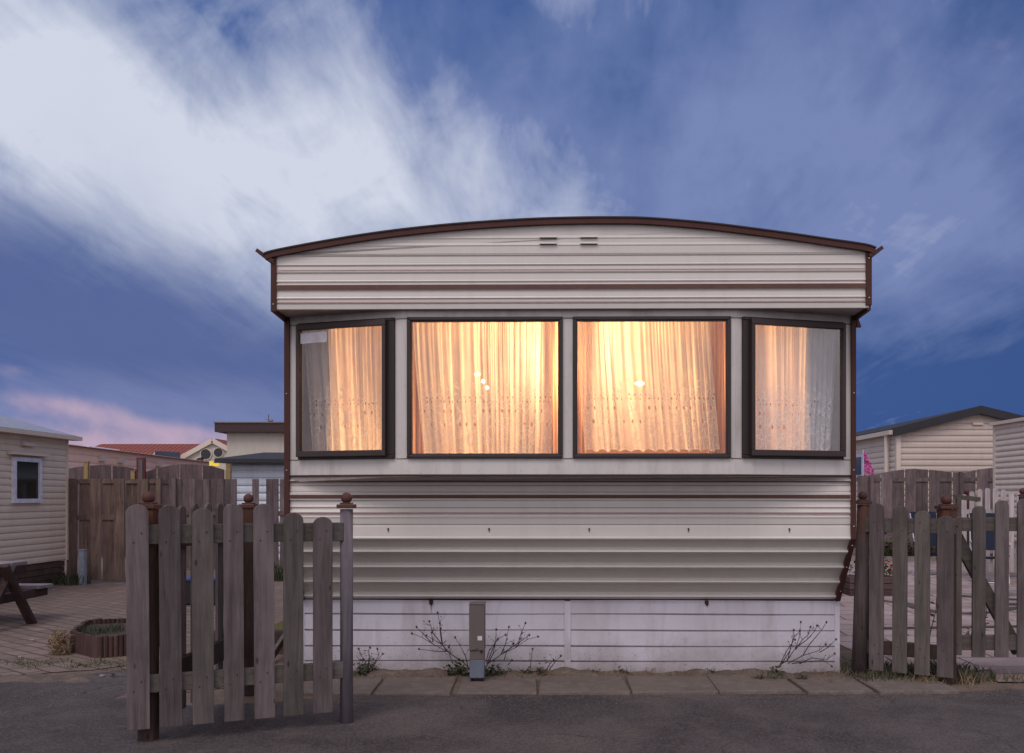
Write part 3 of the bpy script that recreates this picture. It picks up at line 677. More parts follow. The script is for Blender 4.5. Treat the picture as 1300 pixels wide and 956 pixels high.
def curtain(a, t, n, u0, u1, u0b, u1b, ztop, zbot, seed, dist=.11, amp=.013, mat=None, name='net_curtain', folds=17, scallop=.012, inset=0):
    """pleated cloth hanging behind the glass; the bottom may be narrower or wider than the top"""
    rnd = random.Random(seed); N = int((u1 - u0) * 330); K = 26
    # irregular fold phase
    ph = [rnd.uniform(0, 6.28) for _ in range(6)]
    vs = []; uvs = []; acc = 0
    xs = [i / N for i in range(N + 1)]
    width = u1 - u0
    # piecewise wandering frequency
    phase = []; p_ = 0
    for i in range(N + 1):
        fr_ = folds * width / .95 * (1 + .45 * math.sin(xs[i] * 7 + ph[0]) + .3 * math.sin(xs[i] * 17 + ph[1]))
        p_ += 2 * math.pi * max(fr_, 3) / N; phase.append(p_)
    for k_ in range(K + 1):
        v = k_ / K; z = ztop + (zbot - ztop) * v
        for i, q in enumerate(xs):
            ua = u0 + width * q; ub = u0b + (u1b - u0b) * q
            u = ua + (ub - ua) * (v ** 1.3) + .006 * math.sin(phase[i] + v * 2.0) * v
            am = amp * (1.0 + .5 * math.sin(xs[i] * 11 + ph[2]))
            top = math.exp(-((v) / .035) ** 2)
            y = am * (.35 + .65 * v) * math.sin(phase[i] * 1.0 + .8 * math.sin(v * 3 + ph[3]) * .6) \
                + am * .55 * v * math.sin(phase[i] * .43 + ph[4] + v * 1.2) + .35 * amp * (1 - v) * math.sin(phase[i] * 2.3 + ph[5])
            y *= (1 - .6 * top)
            zz = z + (scallop * abs(math.sin(q * width * 38)) if k_ == K else (.006 * math.sin(phase[i] * 1.7) if k_ == 0 else 0))
            P_ = Vector(a) + t * u - n * (dist + y)
            vs.append((P_.x, P_.y, zz)); uvs.append((q * width * 1.55, (z - zbot)))
    fs = [(k_ * (N + 1) + i, k_ * (N + 1) + i + 1, (k_ + 1) * (N + 1) + i + 1, (k_ + 1) * (N + 1) + i) for k_ in range(K) for i in range(N)]
    mb = MB(); mb.add(vs, fs); o = mb.build(name, mat or M['curtain'], home, smooth=True)
    me = o.data; ul = me.uv_layers.new(name='UVMap')
    for lp in me.loops: ul.data[lp.index].uv = uvs[lp.vertex_index]
    return o
a, t, n, L = W1; curtain(a, t, n, -.02, L + .02, .05, L + .02, ZW1 + .0, ZW0 + .025, 11, .10)
a, t, n, L = W2; curtain(a, t, n, .02, L - .06, .09, L - .085, ZW1 + .0, ZW0 + .03, 12, .12)
a, t, n, L = W3; curtain(a, t, n, .02, L - .12, .085, L - .06, ZW1 + .0, ZW0 + .05, 13, .12, scallop=.018)
a, t, n, L = W4; curtain(a, t, n, -.02, L + .02, .04, L - .045, ZW1 + .0, ZW0 + .015, 17, .10)
a, t, n, L = W2
for (u0, u1) in ((-.06, .07), (L - .095, L + .0)):
    curtain(a, t, n, u0, u1, u0, u1 + .01, ZW1 + .05, ZW0 - .08, int(50 + u0 * 10), .24, .02, M['drape'], 'drape', 60, 0)
a, t, n, L = W3
for (u0, u1) in ((.0, .10), (L - .11, L + .08)):
    curtain(a, t, n, u0, u1, u0, u1, ZW1 + .05, ZW0 - .08, int(70 + u0 * 10), .24, .02, M['drape'], 'drape', 60, 0)
# louvre vents in the gable
for pxa in (685, 736.5):
    for py in (302.3, 310.3):
        v_ = MB(); x0, x1 = lx(pxa, YF), lx(pxa + 22, YF); z = fz(py)
        prf = [(YF - .003, z + .016), (YF - .014, z + .012), (YF - .024, z + .001), (YF - .022, z - .001), (YF - .003, z - .0)]
        v_.prism(prf, 'x', x0, x1); vo = v_.build('vent_hood', M['cream'], home, bevel=.002)
        g = MB(); g.box(x0 + .004, x1 - .004, YF - .0125, YF - .003, z - .0045, z - .0008); g.build('vent_slot', M['black'], vo)
# screw row and rust runs
for px in (493, 621, 748, 874, 1002):
    s_ = MB(); s_.sphere((lx(px, 0), -.006, py2z(671.5)), .007, 8, 6); part('screw', s_, M['rusty'])
    s_ = MB(); w_ = .005; x_ = lx(px, 0); s_.add([(x_ - w_, -.0095, py2z(672)), (x_ + w_, -.0095, py2z(672)), (x_ + .002, -.0092, py2z(676)), (x_ - .001, -.0092, py2z(676))], [(0, 1, 2, 3)]); part('rust_run', s_, M['rust'])
# skirting
SK = YS + .005
sxl, sxr = lx(381, SK), lx(1066, SK)
skz = lambda py: H - (py - HY) / F * (OD + SK)
edges = [762, 780.5, 801, 821, 840, 858]
sk = MB()
for (xa, xb) in ((sxl + .03, lx(717, SK)), (lx(724, SK), sxr - .035)):
    for i in range(5):
        z1, z0 = skz(edges[i]), skz(edges[i + 1])
        prf = [(SK, z1), (SK, z0 + .010), (SK + .012, z0 + .006), (SK + .012, z0)]
        n0 = len(sk.v); NX = 40; vs = []
        for (y_, z_) in prf:
            for k_ in range(NX + 1):
                xq = xa + (xb - xa) * k_ / NX
                vs.append((xq, y_ + .003 * math.sin(xq * 3.1 + i * 1.3) + .0015 * math.sin(xq * 11 + i), z_ + .002 * math.sin(xq * 2.3 + i)))
        sk.add(vs, [(r_ * (NX + 1) + k_, r_ * (NX + 1) + k_ + 1, (r_ + 1) * (NX + 1) + k_ + 1, (r_ + 1) * (NX + 1) + k_) for r_ in range(3) for k_ in range(NX)])
part('skirting', sk, M['skirt'])
bk = MB(); bk.box(sxl, sxr, SK + .02, SK + .035, 0, skz(760)); part('skirting_backing', bk, M['brown'])
for (pa, pb) in ((716.5, 724.5),):
    b = MB(); b.box(lx(pa, SK), lx(pb, SK), SK - .008, SK + .012, .0, skz(763)); part('skirting_batten', b, M['skirt'], bevel=.002)
b = MB(); b.box(sxl, sxl + .035, SK - .006, SK + .012, 0, skz(762)); part('skirting_batten', b, M['skirt'], bevel=.002)
b = MB(); b.box(sxr - .04, sxr, SK - .006, SK + .012, 0, skz(762)); part('skirting_batten', b, M['skirt'], bevel=.002)
for px, s0 in ((547.5, 1), (897, .9)):
    b = MB(); x_ = lx(px, SK); b.box(x_ - .015 * s0, x_ + .015 * s0, SK - .012, SK + .004, skz(766.5), skz(762)); b.tube([(x_, SK - .012, skz(764)), (x_ + .004, SK - .014, skz(768.5))], [.012, .007], 7)
    part('rusty_bracket', b, M['rusty'])
b = MB(); x_ = lx(547.5, SK); b.add([(x_ - .006, SK - .0032, skz(767)), (x_ + .006, SK - .0032, skz(767)), (x_ + .004, SK - .0046, skz(779)), (x_ - .003, SK - .0046, skz(779))], [(0, 1, 2, 3)])
def stain_mat():
    m, k = material('rust_stain'); p = k.new('ShaderNodeBsdfDiffuse'); p.inputs[0].default_value = (.25, .11, .04, 1); tr = k.new('ShaderNodeBsdfTransparent')
    mx = k.new('ShaderNodeMixShader'); k.link(k.mapr(k.noise(k.coords((60, 60, 14)), 1, 3), .35, .65, .2, .8), mx.inputs[0]); k.link(tr.outputs[0], mx.inputs[1]); k.link(p.outputs[0], mx.inputs[2]); k.link(mx.outputs[0], k.out.inputs[0]); return m
part('rust_run', b, stain_mat())

# lamps inside the home (things of their own)
def world_of(lx_, ly_, z): 
    c, s_ = math.cos(RZ), math.sin(RZ); return Vector((OX + lx_ * c - ly_ * s_, OD + lx_ * s_ + ly_ * c, z))
def lamp(px, py, ly, power, rad, label, name='hanging_lamp', col=(1, .57, .255)):
    x_ = lx(px, ly); z = LZ(py, ly); w = world_of(x_, ly, z)
    r = thing(name, label, 'lamp', w)
    b = MB(); b.sphere((0, 0, 0), rad, 14, 8); b.v = [(v_[0] * 1.7, v_[1], v_[2] * .8) for v_ in b.v]; b.build('bulb', M['bulb'], r, smooth=True)
    s_ = MB(); s_.tube([(0, 0, rad), (0, 0, 2.74 - z)], .006, 6); s_.build('cord', M['black'], r)
    l = bpy.data.lights.new('lamp_light', 'POINT'); l.energy = power; l.color = col; l.shadow_soft_size = rad * 1.3
    lo = bpy.data.objects.new('lamp_light', l); COL.objects.link(lo); lo.parent = r; lo.location = (0, 0, 0)
    l.shadow_soft_size = rad + .02
    return r
lamp(720, 468, .33, 250, .05, 'bright lamp glowing behind the curtains at the middle mullion')
lamp(812, 487, 1.3, 75, .024, 'small lamp showing as a bright spot through the right middle window curtain')
l3 = lamp(606, 475, 1.3, 34, .016, 'small three bulb lamp showing through the left middle window curtain')
for dx_, dz_ in ((.05, -.06), (.085, -.115)):
    b = MB(); b.sphere((dx_, 0, dz_), .016, 12, 7); b.build('bulb', M['bulb'], l3, smooth=True)
lamp(500, 566, .30, 26, .03, 'low lamp glowing between the left side window and its neighbour', 'table_lamp', (1, .52, .2))
lamp(944, 480, .45, 20, .03, 'low lamp glowing between the right side window and its neighbour', 'table_lamp', (1, .52, .22))

# ------------------------------------------------------------------ front picket fences
def picket_mesh(w, h, th, dome, mb, c, t, z0, pointed=False, n=9, lean=0):
    t = Vector(t).normalized(); nn = Vector((-t.y, t.x)); out = [(-w / 2, 0), (w / 2, 0), (w / 2, h - dome)]
    for k_ in range(1, n):
        a_ = math.pi * k_ / n
        if pointed: out.append((w / 2 * math.cos(a_), h - dome + dome * min(1, math.sin(a_) * 1.05)))
        else: out.append((w / 2 * math.cos(a_), h - dome + dome * math.sin(a_)))
    out.append((-w / 2, h - dome))
    m_ = len(out); vs = []
    for s_ in (-1, 1):
        for (u, z) in out:
            u2 = u + lean * z
            p = Vector(c) + t * u2 + nn * s_ * th / 2; vs.append((p.x, p.y, z0 + z))
    fs = [tuple(range(m_)), tuple(range(2 * m_ - 1, m_ - 1, -1))] + [(i, i + m_, (i + 1) % m_ + m_, (i + 1) % m_) for i in range(m_)]
    mb.add(vs, fs); return mb
def ball_post(px, d, w, cappy, ballr_px, label, matname='post', round_=False, taper=0, bx=0, group='ball topped fence posts'):
    x_ = X(px, d); zc = Z(cappy, d); r = ballr_px / F * d
    root = thing('fence_post', label, 'post', (x_, d, 0), group=group); lc = Local(root)
    b = MB()
    if round_:
        b.tube([(x_ + bx, d, 0), (x_ + bx * .5, d, zc * .5), (x_, d, zc - .005)], [w / 2 + taper, w / 2 + taper * .5, w / 2], 18)
    else: b.box(x_ - w / 2, x_ + w / 2, d - w / 2, d + w / 2, 0, zc - .002)
    lc.part('post_shaft', b, M[matname], smooth=round_, bevel=0 if round_ else .006)
    cw = w / 2 + .012
    b = MB(); b.box(x_ - cw, x_ + cw, d - cw, d + cw, zc, zc + .024); b.box(x_ - cw * .7, x_ + cw * .7, d - cw * .7, d + cw * .7, zc + .025, zc + .034)
    lc.part('post_cap', b, M['rust'], bevel=.006)
    b = MB(); b.sphere((x_, d, zc + .030 + r * .93), r, 24, 14); lc.part('ball_finial', b, M['rust'], smooth=True)
    return root
ball_post(440, 5.57, .076, 645.3, 7.1, 'round grey ball topped post in front of the lit home', 'post_grey', True)
ball_post(188.5, 5.06 + .12, .088, 645.8, 8.0, 'brown ball topped post behind the leftmost picket of the front gate')
ball_post(315.5, 6.35, .082, 644.5, 6.3, 'brown ball topped post behind the gap between the fourth and fifth gate pickets')
ball_post(1095.5, 7.03, .082, 639.8, 5.8, 'thick ball topped post touching the right corner of the lit home', 'post_r1', True, .024, -.02)
ball_post(1201.5, 6.78, .105, 646, 6.6, 'ball topped post standing between the right fence panel and the braced gate')
# left gate
gA, gB = Vector((X(168, 5.06), 5.06)), Vector((X(440, 5.52), 5.52)); gt = (gB - gA).normalized(); gn = Vector((-gt.y, gt.x))
def on_line(px, A, t):
    k_ = (px - CX) / F; s_ = (k_ * A.y - A.x) / (t.x - k_ * t.y); return A + t * s_
gate = thing('picket_gate', 'grey weathered picket gate with seven rounded pickets at the left front', 'gate', (gA.x, gA.y, 0))
lc = Local(gate)
for i, (p0, p1, top) in enumerate(((162.7, 187.5, 640.4), (204.5, 228.5, 641.5), (246, 269.7, 645.2), (285.6, 308, 639.5), (323.7, 347, 639.5), (361, 384, 650.8), (398.6, 421, 656))):
    c = on_line((p0 + p1) / 2, gA, gt); w = (p1 - p0) / F * c.y / .93; z1 = Z(top, c.y); b = MB()
    lean = (-.006, -.010, -.004, -.006, -.008, -.001, -.001)[i]
    picket_mesh(w, z1 - .085, .021, w * .42, b, c - gt * lean * .5 * 1.1, gt, .085, lean=lean)
    pk_ = lc.part('picket', b, M['picket'] if i % 3 != 2 else M['picket_green'], bevel=.003)
    for zn in (.295, .345, 1.10, 1.15):
        for un in (-.018, .02)[zn > 1.12 or .3 < zn < .4:][:1]:
            q_ = c + gt * (un + lean * .55) - gn * .0115; nb_ = MB(); nb_.tube([(q_.x, q_.y, zn), (q_.x - gn.x * .002, q_.y - gn.y * .002, zn)], .0042, 8); lc.part('nail', nb_, M['rusty'], parent=pk_)
for z0, z1 in ((Z(690, 5.2), Z(665.5, 5.2)), (.275, .372)):
    b = MB(); a_ = on_line(166, gA, gt) + gn * .036; e_ = on_line(437, gA, gt) + gn * .036; c = (a_ + e_) / 2
    b.obox(c, gt, (e_ - a_).length, .042, z0, z1); lc.part('rail', b, M['rail'], bevel=.004)
# side fence running back from the left post
sf_ = thing('picket_fence', 'short dark side fence seen edge on behind the front gate', 'fence', (-2.15, 5.3, 0)); lc = Local(sf_)
for px, top in ((212, 641), (230.5, 642), (247.5, 639.3), (264, 638.8), (278.5, 639), (291, 639.8)):
    d = -2.17 * F / (px - CX); b = MB(); picket_mesh(.098, Z(top, d) - .1, .02, .035, b, Vector((-2.17, d)), (0, 1), .1)
    lc.part('picket', b, M['picket'], bevel=.003)
for z0, z1 in ((1.06, 1.16), (.29, .42)):
    b = MB(); b.box(-2.155, -2.115, 5.24, 6.31, z0, z1); lc.part('rail', b, M['raily'])
# right panel
pA, pB = Vector((X(1100, 6.96), 6.96)), Vector((X(1215, 6.62), 6.62)); pt = (pB - pA).normalized(); pn = Vector((-pt.y, pt.x))
rf = thing('picket_fence', 'grey picket fence panel of four pickets right beside the lit home', 'fence', (pA.x, pA.y, 0)); lc = Local(rf)
for i, (p0, p1, top) in enumerate(((1104, 1121, 639), (1133.5, 1150.5, 642.5), (1162, 1179.5, 648.6), (1190.5, 1209, 655))):
    c = on_line((p0 + p1) / 2, pA, pt); w = (p1 - p0) / F * c.y / .94; b = MB()
    picket_mesh(w, Z(top, c.y) - .06, .02, w * .36, b, c, pt, .06, True, lean=(.003, .004, .001, .004)[i]); pk_ = lc.part('picket', b, M['picket_green'] if i in (1, 2) else M['picket'], bevel=.003)
    for zn, un in ((.19, .015), (.25, -.015), (1.10, .014), (1.16, -.016)):
        q_ = c + pt * (un + .003) - pn * .0115; nb_ = MB(); nb_.tube([(q_.x, q_.y, zn), (q_.x - pn.x * .002, q_.y - pn.y * .002, zn)], .0042, 8); lc.part('nail', nb_, M['rusty'], parent=pk_)
for (y0, y1, zz) in ((658, 676.5, 0), (816, 834, 1)):
    b = MB(); a_ = on_line(1097, pA, pt) + pn * .04; e_ = on_line(1212, pA, pt) + pn * .04; c = (a_ + e_) / 2
    b.obox(c, pt, (e_ - a_).length, .04, Z(y1, c.y), Z(y0, c.y)); lc.part('rail', b, M['rail'] if not zz else M['sleeper'], bevel=.004)
# braced gate on the right
qd = 6.86
rg = thing('picket_gate', 'grey picket gate with a diagonal brace at the right edge', 'gate', (X(1215, qd), qd, 0)); lc = Local(rg)
for i, (p0, p1, top) in enumerate(((1233.7, 1250.6, 642.5), (1262.7, 1280, 635.2), (1291, 1309, 633), (1320, 1337, 632), (1349, 1366, 634))):
    w = (p1 - p0) / F * qd; b = MB(); picket_mesh(w, Z(top, qd) - Z(834, qd), .02, w * .4, b, Vector((X((p0 + p1) / 2, qd), qd)), (1, 0), Z(834, qd), True, lean=.003)
    lc.part('picket', b, M['picket_green'] if i == 0 else M['picket'], bevel=.003)
b = MB(); b.box(X(1209.5, qd), X(1221.5, qd), qd + .0, qd + .06, Z(832, qd), Z(657, qd)); lc.part('stile', b, M['picket_green'], bevel=.004)
for (y0, y1) in ((657, 674.5), (807, 826)):
    b = MB(); b.box(X(1222.5, qd), X(1380, qd), qd + .014, qd + .054, Z(y1, qd), Z(y0, qd)); lc.part('rail', b, M['rail'], bevel=.004)
b = MB(); b.bar((X(1217, qd), qd + .083, Z(676, qd)), (X(1300, qd), qd + .083, Z(830, qd)), .04, .085); lc.part('brace', b, M['rail'])
for yy in (668, 690, 700, 714, 730):
    b = MB(); b.sphere((X(1213 + (yy % 3), qd), qd - .003, Z(yy, qd)), .006, 8, 5); lc.part('bolt', b, M['rusty'])

# ------------------------------------------------------------------ background fences
def board_fence(name, label, px0, px1, d0, d1, topf, zb, pitch, mat, postmat=None, rails=(), group=None, gap=.12, posts=(), th=.02, front=.045, low=()):
    A = Vector((X(px0, d0), d0)); B_ = Vector((X(px1, d1), d1)); t = (B_ - A).normalized(); L = (B_ - A).length; nn = Vector((-t.y, t.x))
    r = thing(name, label, 'fence', (A.x, A.y, 0), group=group); lc = Local(r); b = MB(); nbd = int(L / pitch)
    rnd = random.Random(int(px0) + int(px1))
    for i in range(nbd):
        c = A + t * (i + .5) * L / nbd; px = CX + c.x / c.y * F; w = L / nbd * (1 - gap) ; off = front if i % 2 else 0
        tz = topf(px, c.y)
        if any(abs(px - q) <= abs(A.x - B_.x) / nbd / c.y * F * .5 for q in low): tz = Z(642, c.y)
        wb = w * (1.12 if i % 2 else 1); cc = c + nn * off; e0, e1 = cc - t * wb / 2, cc + t * wb / 2; jt = rnd.uniform(-.004, .004)
        n0 = len(b.v); b.obox(cc, t, wb, th, zb + rnd.uniform(-.01, .01), tz)
        if tz != Z(642, c.y):
            z0_, z1_ = topf(CX + e0.x / e0.y * F, e0.y) + jt, topf(CX + e1.x / e1.y * F, e1.y) + jt
            for q_, zz in zip((4, 5, 6, 7), (z0_, z1_, z1_, z0_)): v_ = b.v[n0 + q_]; b.v[n0 + q_] = (v_[0], v_[1], zz)
    lc.part('board_panel', b, mat, bevel=.003)
    for (z0, z1) in rails:
        b = MB(); c = (A + B_) / 2 + nn * .0225; b.obox(c, t, L, .02, z0, z1); lc.part('rail', b, mat)
    for p in posts:
        c = on_line(p, A, t) - nn * .03; b = MB(); b.obox(c, t, .075, .075, 0, topf(p, c.y) + .02); lc.part('post', b, postmat or mat)
    return r
def interp(tab):
    def f(px, d):
        for (a, ya), (b_, yb) in zip(tab, tab[1:]):
            if a <= px <= b_:
                return Z(ya + (yb - ya) * (px - a) / (b_ - a), d)
        return Z(tab[0][1] if px < tab[0][0] else tab[-1][1], d)
    return f
board_fence('board_fence', 'brown hit and miss board fence beside the left neighbour', 84, 204, 14.6, 14.6, interp([(80, 607.8), (210, 608.2)]), .04, .17, M['board_brown'], M['board_brown'], rails=((.98, 1.06), (1.55, 1.6)), posts=(203,))
board_fence('board_fence', 'grey hit and miss board fence just left of the lit home', 222, 372, 17.0, 17.0, interp([(220, 608.2), (380, 608.2)]), .05, .125, M['board_grey'], rails=((1.0, 1.08),), gap=.16, posts=(222,), low=(305, 318.5, 336))
arcL = interp([(60, 603), (88, 595), (105, 591.5), (130, 590), (155, 592), (172, 595), (184, 599), (186, 599), (188, 597), (205, 592.5), (230, 589), (255, 590), (275, 593), (290, 598), (310, 600)])
board_fence('board_fence', 'dark arched board fence rising behind the two lower left fences', 70, 300, 20.5, 20.5, arcL, .05, .24, M['board_dark'], rails=((1.62, 1.70),), gap=.1)
arcR = interp([(1085, 603), (1107, 604.5), (1120, 600), (1140, 596.5), (1165, 595), (1190, 597), (1214, 600.5), (1216, 600), (1222, 600.5), (1235, 597), (1264, 593), (1300, 592)])
board_fence('board_fence', 'purplish grey arched board fence behind the right picket fence', 1088, 1300, 19.8, 19.8, arcR, .05, .24, M['board_grey'], rails=((1.66, 1.74), (.9, .98)), gap=.09, posts=(1106, 1219))
# white picket fence on the right: arched top
A = Vector((X(1219, 15.7), 15.7)); B_ = Vector((X(1330, 15.3), 15.3)); t = (B_ - A).normalized(); L = (B_ - A).length
wf = thing('picket_fence', 'old white arched picket fence in front of the far right home', 'fence', (A.x, A.y, 0)); lc = Local(wf)
tw = interp([(1215, 633), (1225, 627), (1240, 621.5), (1252, 619.5), (1262, 619.5), (1275, 622), (1285, 626), (1300, 627), (1330, 622)])
N_ = int(L / .118)
for i in range(N_):
    c = A + t * (i + .5) * L / N_; px = CX + c.x / c.y * F; b = MB(); picket_mesh(.078, tw(px, c.y) - .1, .02, .03, b, c, t, .1); lc.part('picket', b, M['white_picket'])
nn = Vector((-t.y, t.x))
for z in (.4, 1.05):
    b = MB(); b.obox((A + B_) / 2 + nn * .03, t, L, .03, z, z + .08); lc.part('rail', b, M['white_picket'])
ball_post(1298.5, 14.6, .09, 630, 4.2, 'distant ball topped post at the right edge before the white fence', group=None)
ball_post(1227, 17.4, .08, 629.5, 3.2, 'farthest small ball topped post at the left end of the white fence', group=None)
b = MB(); b.bar((X(1212, 13), 13, Z(630.5, 13)), (X(1243, 13.3), 13.3, Z(634, 13.3)), .05, .06); b.box(X(1214, 13), X(1219, 13), 12.97, 13.03, 0, Z(631, 13)); 
tag(b.build('handrail', M['rail']), 'short brown rail on a post in front of the white picket fence', 'rail')
# loose posts at the left
for px, w, y0, d, mt, lab in ((110, 5, 587, 20.2, 'yellow', 'tall yellow post in front of the arched fence, nearest the left home'), (169.5, 5, 599, 20.2, 'yellow', 'short yellow post between the yellow and maroon ones'), (290.5, 5.5, 590, 18.6, 'yellow', 'yellow post under the corner of the small shed roof')):
    b = MB(); x_ = X(px, d); ww = w / F * d / 2; b.box(x_ - ww, x_ + ww, d - ww, d + ww, 0, Z(y0, d)); b.box(x_ - ww * 1.1, x_ + ww * 1.1, d - ww * 1.1, d + ww * 1.1, Z(y0, d), Z(y0, d) + .02); tag(b.build('garden_post', M[mt]), lab, 'post')
r = thing('marker_post', 'maroon edged grey post standing above the arched left fence', 'post', (X(179, 20.2), 20.2, 0)); lc = Local(r)
x_ = X(179, 20.2); b = MB(); b.box(x_ - .09, x_ + .09, 20.18, 20.24, 0, Z(581, 20.2)); lc.part('post_shaft', b, M['maroon'])
b = MB(); b.box(x_ - .045, x_ + .045, 20.16, 20.178, .5, Z(583.5, 20.2)); lc.part('face_strip', b, M['board_grey'])

# ------------------------------------------------------------------ neighbouring homes
def siding_wall(mb, A, B_, z0, z1, pitch=.15, depth=.022, out=None, ztop=None):
    """lapped siding along A->B; outward normal out; ztop(s) gives the wall top at s in 0..1 (gable)"""
    A, B_ = Vector(A), Vector(B_); n = out; k_ = max(1, int((z1 - z0) / pitch)); p = (z1 - z0) / k_
    for i in range(k_):
        a0, a1 = z0 + i * p, z0 + (i + 1) * p
        pr = [(0.0, a0), (depth * .8, a0 + p * .10), (depth, a0 + p * .35), (depth * .75, a0 + p * .7), (0.0, a0 + p * .94), (0.0, a1)]
        s0, s1 = 0, 1
        if ztop:
            ss = [q / 200 for q in range(201) if ztop(q / 200) >= a0 + p * .5]
            if not ss: continue
            s0, s1 = ss[0], ss[-1]
        P0, P1 = A + (B_ - A) * s0, A + (B_ - A) * s1; vs = []
        for o_, z in pr: vs += [(P0.x + n.x * o_, P0.y + n.y * o_, z), (P1.x + n.x * o_, P1.y + n.y * o_, z)]
        mb.add(vs, [(2 * j, 2 * j + 1, 2 * j + 3, 2 * j + 2) for j in range(5)])
    return mb
# left neighbour: long side parallel to the view, far corner at px 88
x0 = -7.56; yf, yn = 14.55, 9.0; zt_, zb2 = 2.26, .36
ln = thing('mobile_home', 'beige ribbed mobile home with one small dark window at the left edge', 'mobile home', (x0, yn, 0)); lc = Local(ln)
b = siding_wall(MB(), (x0, yn), (x0, yf), zb2, zt_, .095, .014, Vector((1, 0))); lc.part('side_wall', b, M['sid_beige'])
b = MB(); b.box(x0 - 3.2, x0 - .005, yn, yf, zb2, zt_); lc.part('wall', b, M['sid_beige'])
b = MB(); b.box(x0 - .02, x0 + .03, yf, yf + .05, zb2, zt_); lc.part('corner_trim', b, M['sid_beige'])
b = MB(); zr = zt_ + .44
b.prism([(x0 + .14, zt_ - .0), (x0 + .14, zt_ + .03), (x0 - 1.6, zr + .06), (x0 - 3.34, zt_ + .03), (x0 - 3.34, zt_)], 'y', yn - .1, yf + .12); lc.part('roof', b, M['grey_roof'])
b = MB(); b.box(x0 + .02, x0 + .19, yn - .1, yf + .16, zt_ - .04, zt_ + .02); lc.part('gutter', b, M['sid_beige'])
b = MB()
for i in range(4): b.box(x0 - 3.2, x0 - .01 + .004 * (i % 2), yn, yf, i * .088 + .004, (i + 1) * .088 - .004)
lc.part('timber_skirt', b, M['sleeper'])
def lw(px): return -x0 * F / (CX - px)      # depth on the x0 wall
y0_, y1_ = lw(13), lw(48.5); wz0, wz1 = Z(638.5, (y0_ + y1_) / 2), Z(581, (y0_ + y1_) / 2)
f = MB(); fw = .06
for (a_, b_, c_, d_) in ((y0_, y1_, wz1 - fw, wz1), (y0_, y1_, wz0, wz0 + fw), (y0_, y0_ + fw, wz0 + fw, wz1 - fw), (y1_ - fw, y1_, wz0 + fw, wz1 - fw)): f.box(x0 + .012, x0 + .06, a_, b_, c_, d_)
fo = lc.part('window', f, M['pvc']); g = MB(); g.box(x0 + .022, x0 + .034, y0_ + fw, y1_ - fw, wz0 + fw, wz1 - fw); lc.part('pane', g, M['darkglass'], parent=fo)
b = MB(); b.box(x0 + .022, x0 + .12, y0_ - .1, y1_ + .12, wz1 + .03, wz1 + .07); lc.part('window_hood', b, M['sid_beige'])
b = MB(); b.box(x0 + .02, x0 + .07, lw(25), lw(40), Z(565, 13.2), Z(561, 13.2)); lc.part('vent', b, M['sid_beige'])
# long pinkish home behind
xa, ya, xb, yb = X(80, 23.5), 23.5, X(272, 36.5), 36.5
z1 = Z(566, 23.9)
lb = thing('mobile_home', 'long pale pink home receding behind the left board fences', 'mobile home', (xa, ya, 0)); lc = Local(lb)
dv = Vector((xb - xa, yb - ya)).normalized(); on = Vector((dv.y, -dv.x))
b = siding_wall(MB(), (xa, ya), (xb, yb), .4, z1, .2, .02, on); lc.part('side_wall', b, M['sid_pink'])
b = MB(); b.add([(xa, ya, 0), (xb, yb, 0), (xb - 3 * on.x, yb - 3 * on.y, 0), (xa - 3 * on.x, ya - 3 * on.y, 0)] + [(xa - .01 * on.x, ya, z1), (xb - .01 * on.x, yb, z1), (xb - 3 * on.x, yb - 3 * on.y, z1), (xa - 3 * on.x, ya - 3 * on.y, z1)], [(0, 1, 5, 4), (1, 2, 6, 5), (2, 3, 7, 6), (3, 0, 4, 7), (4, 5, 6, 7)]); lc.part('wall', b, M['sid_pink'])
def off3(p, o_, z): return (p[0] + on.x * o_, p[1] + on.y * o_, z)
b = MB(); A_, B2 = (xa, ya), (xb, yb)
b.add([off3(A_, .15, z1), off3(B2, .15, z1), off3(B2, .15, z1 + .02), off3(A_, .15, z1 + .02), off3(A_, -1.5, z1 + .03), off3(B2, -1.5, z1 + .03), off3(A_, -3.1, z1), off3(B2, -3.1, z1)], [(0, 1, 2, 3), (3, 2, 5, 4), (4, 5, 7, 6), (0, 3, 4, 6), (1, 7, 5, 2)]); lc.part('roof', b, M['sid_pink'])
for px in (127, 151, 199, 222, 250):
    k_ = (px - CX) / F; s_ = (k_ * ya - xa) / (dv.x - k_ * dv.y); p = Vector(A_) + dv * s_; b = MB(); b.obox((p + on * .06), dv, .35, .1, z1 - .32, z1 - .16); lc.part('vent', b, M['sid_mauve'])
b = MB(); k_ = (150 - CX) / F; s_ = (k_ * ya - xa) / (dv.x - k_ * dv.y); p = Vector(A_) + dv * s_ - on * .7
b.obox(p, dv, 2.2, .7, z1 + .0, z1 + .11); lc.part('rooflight', b, M['white'], bevel=.04)
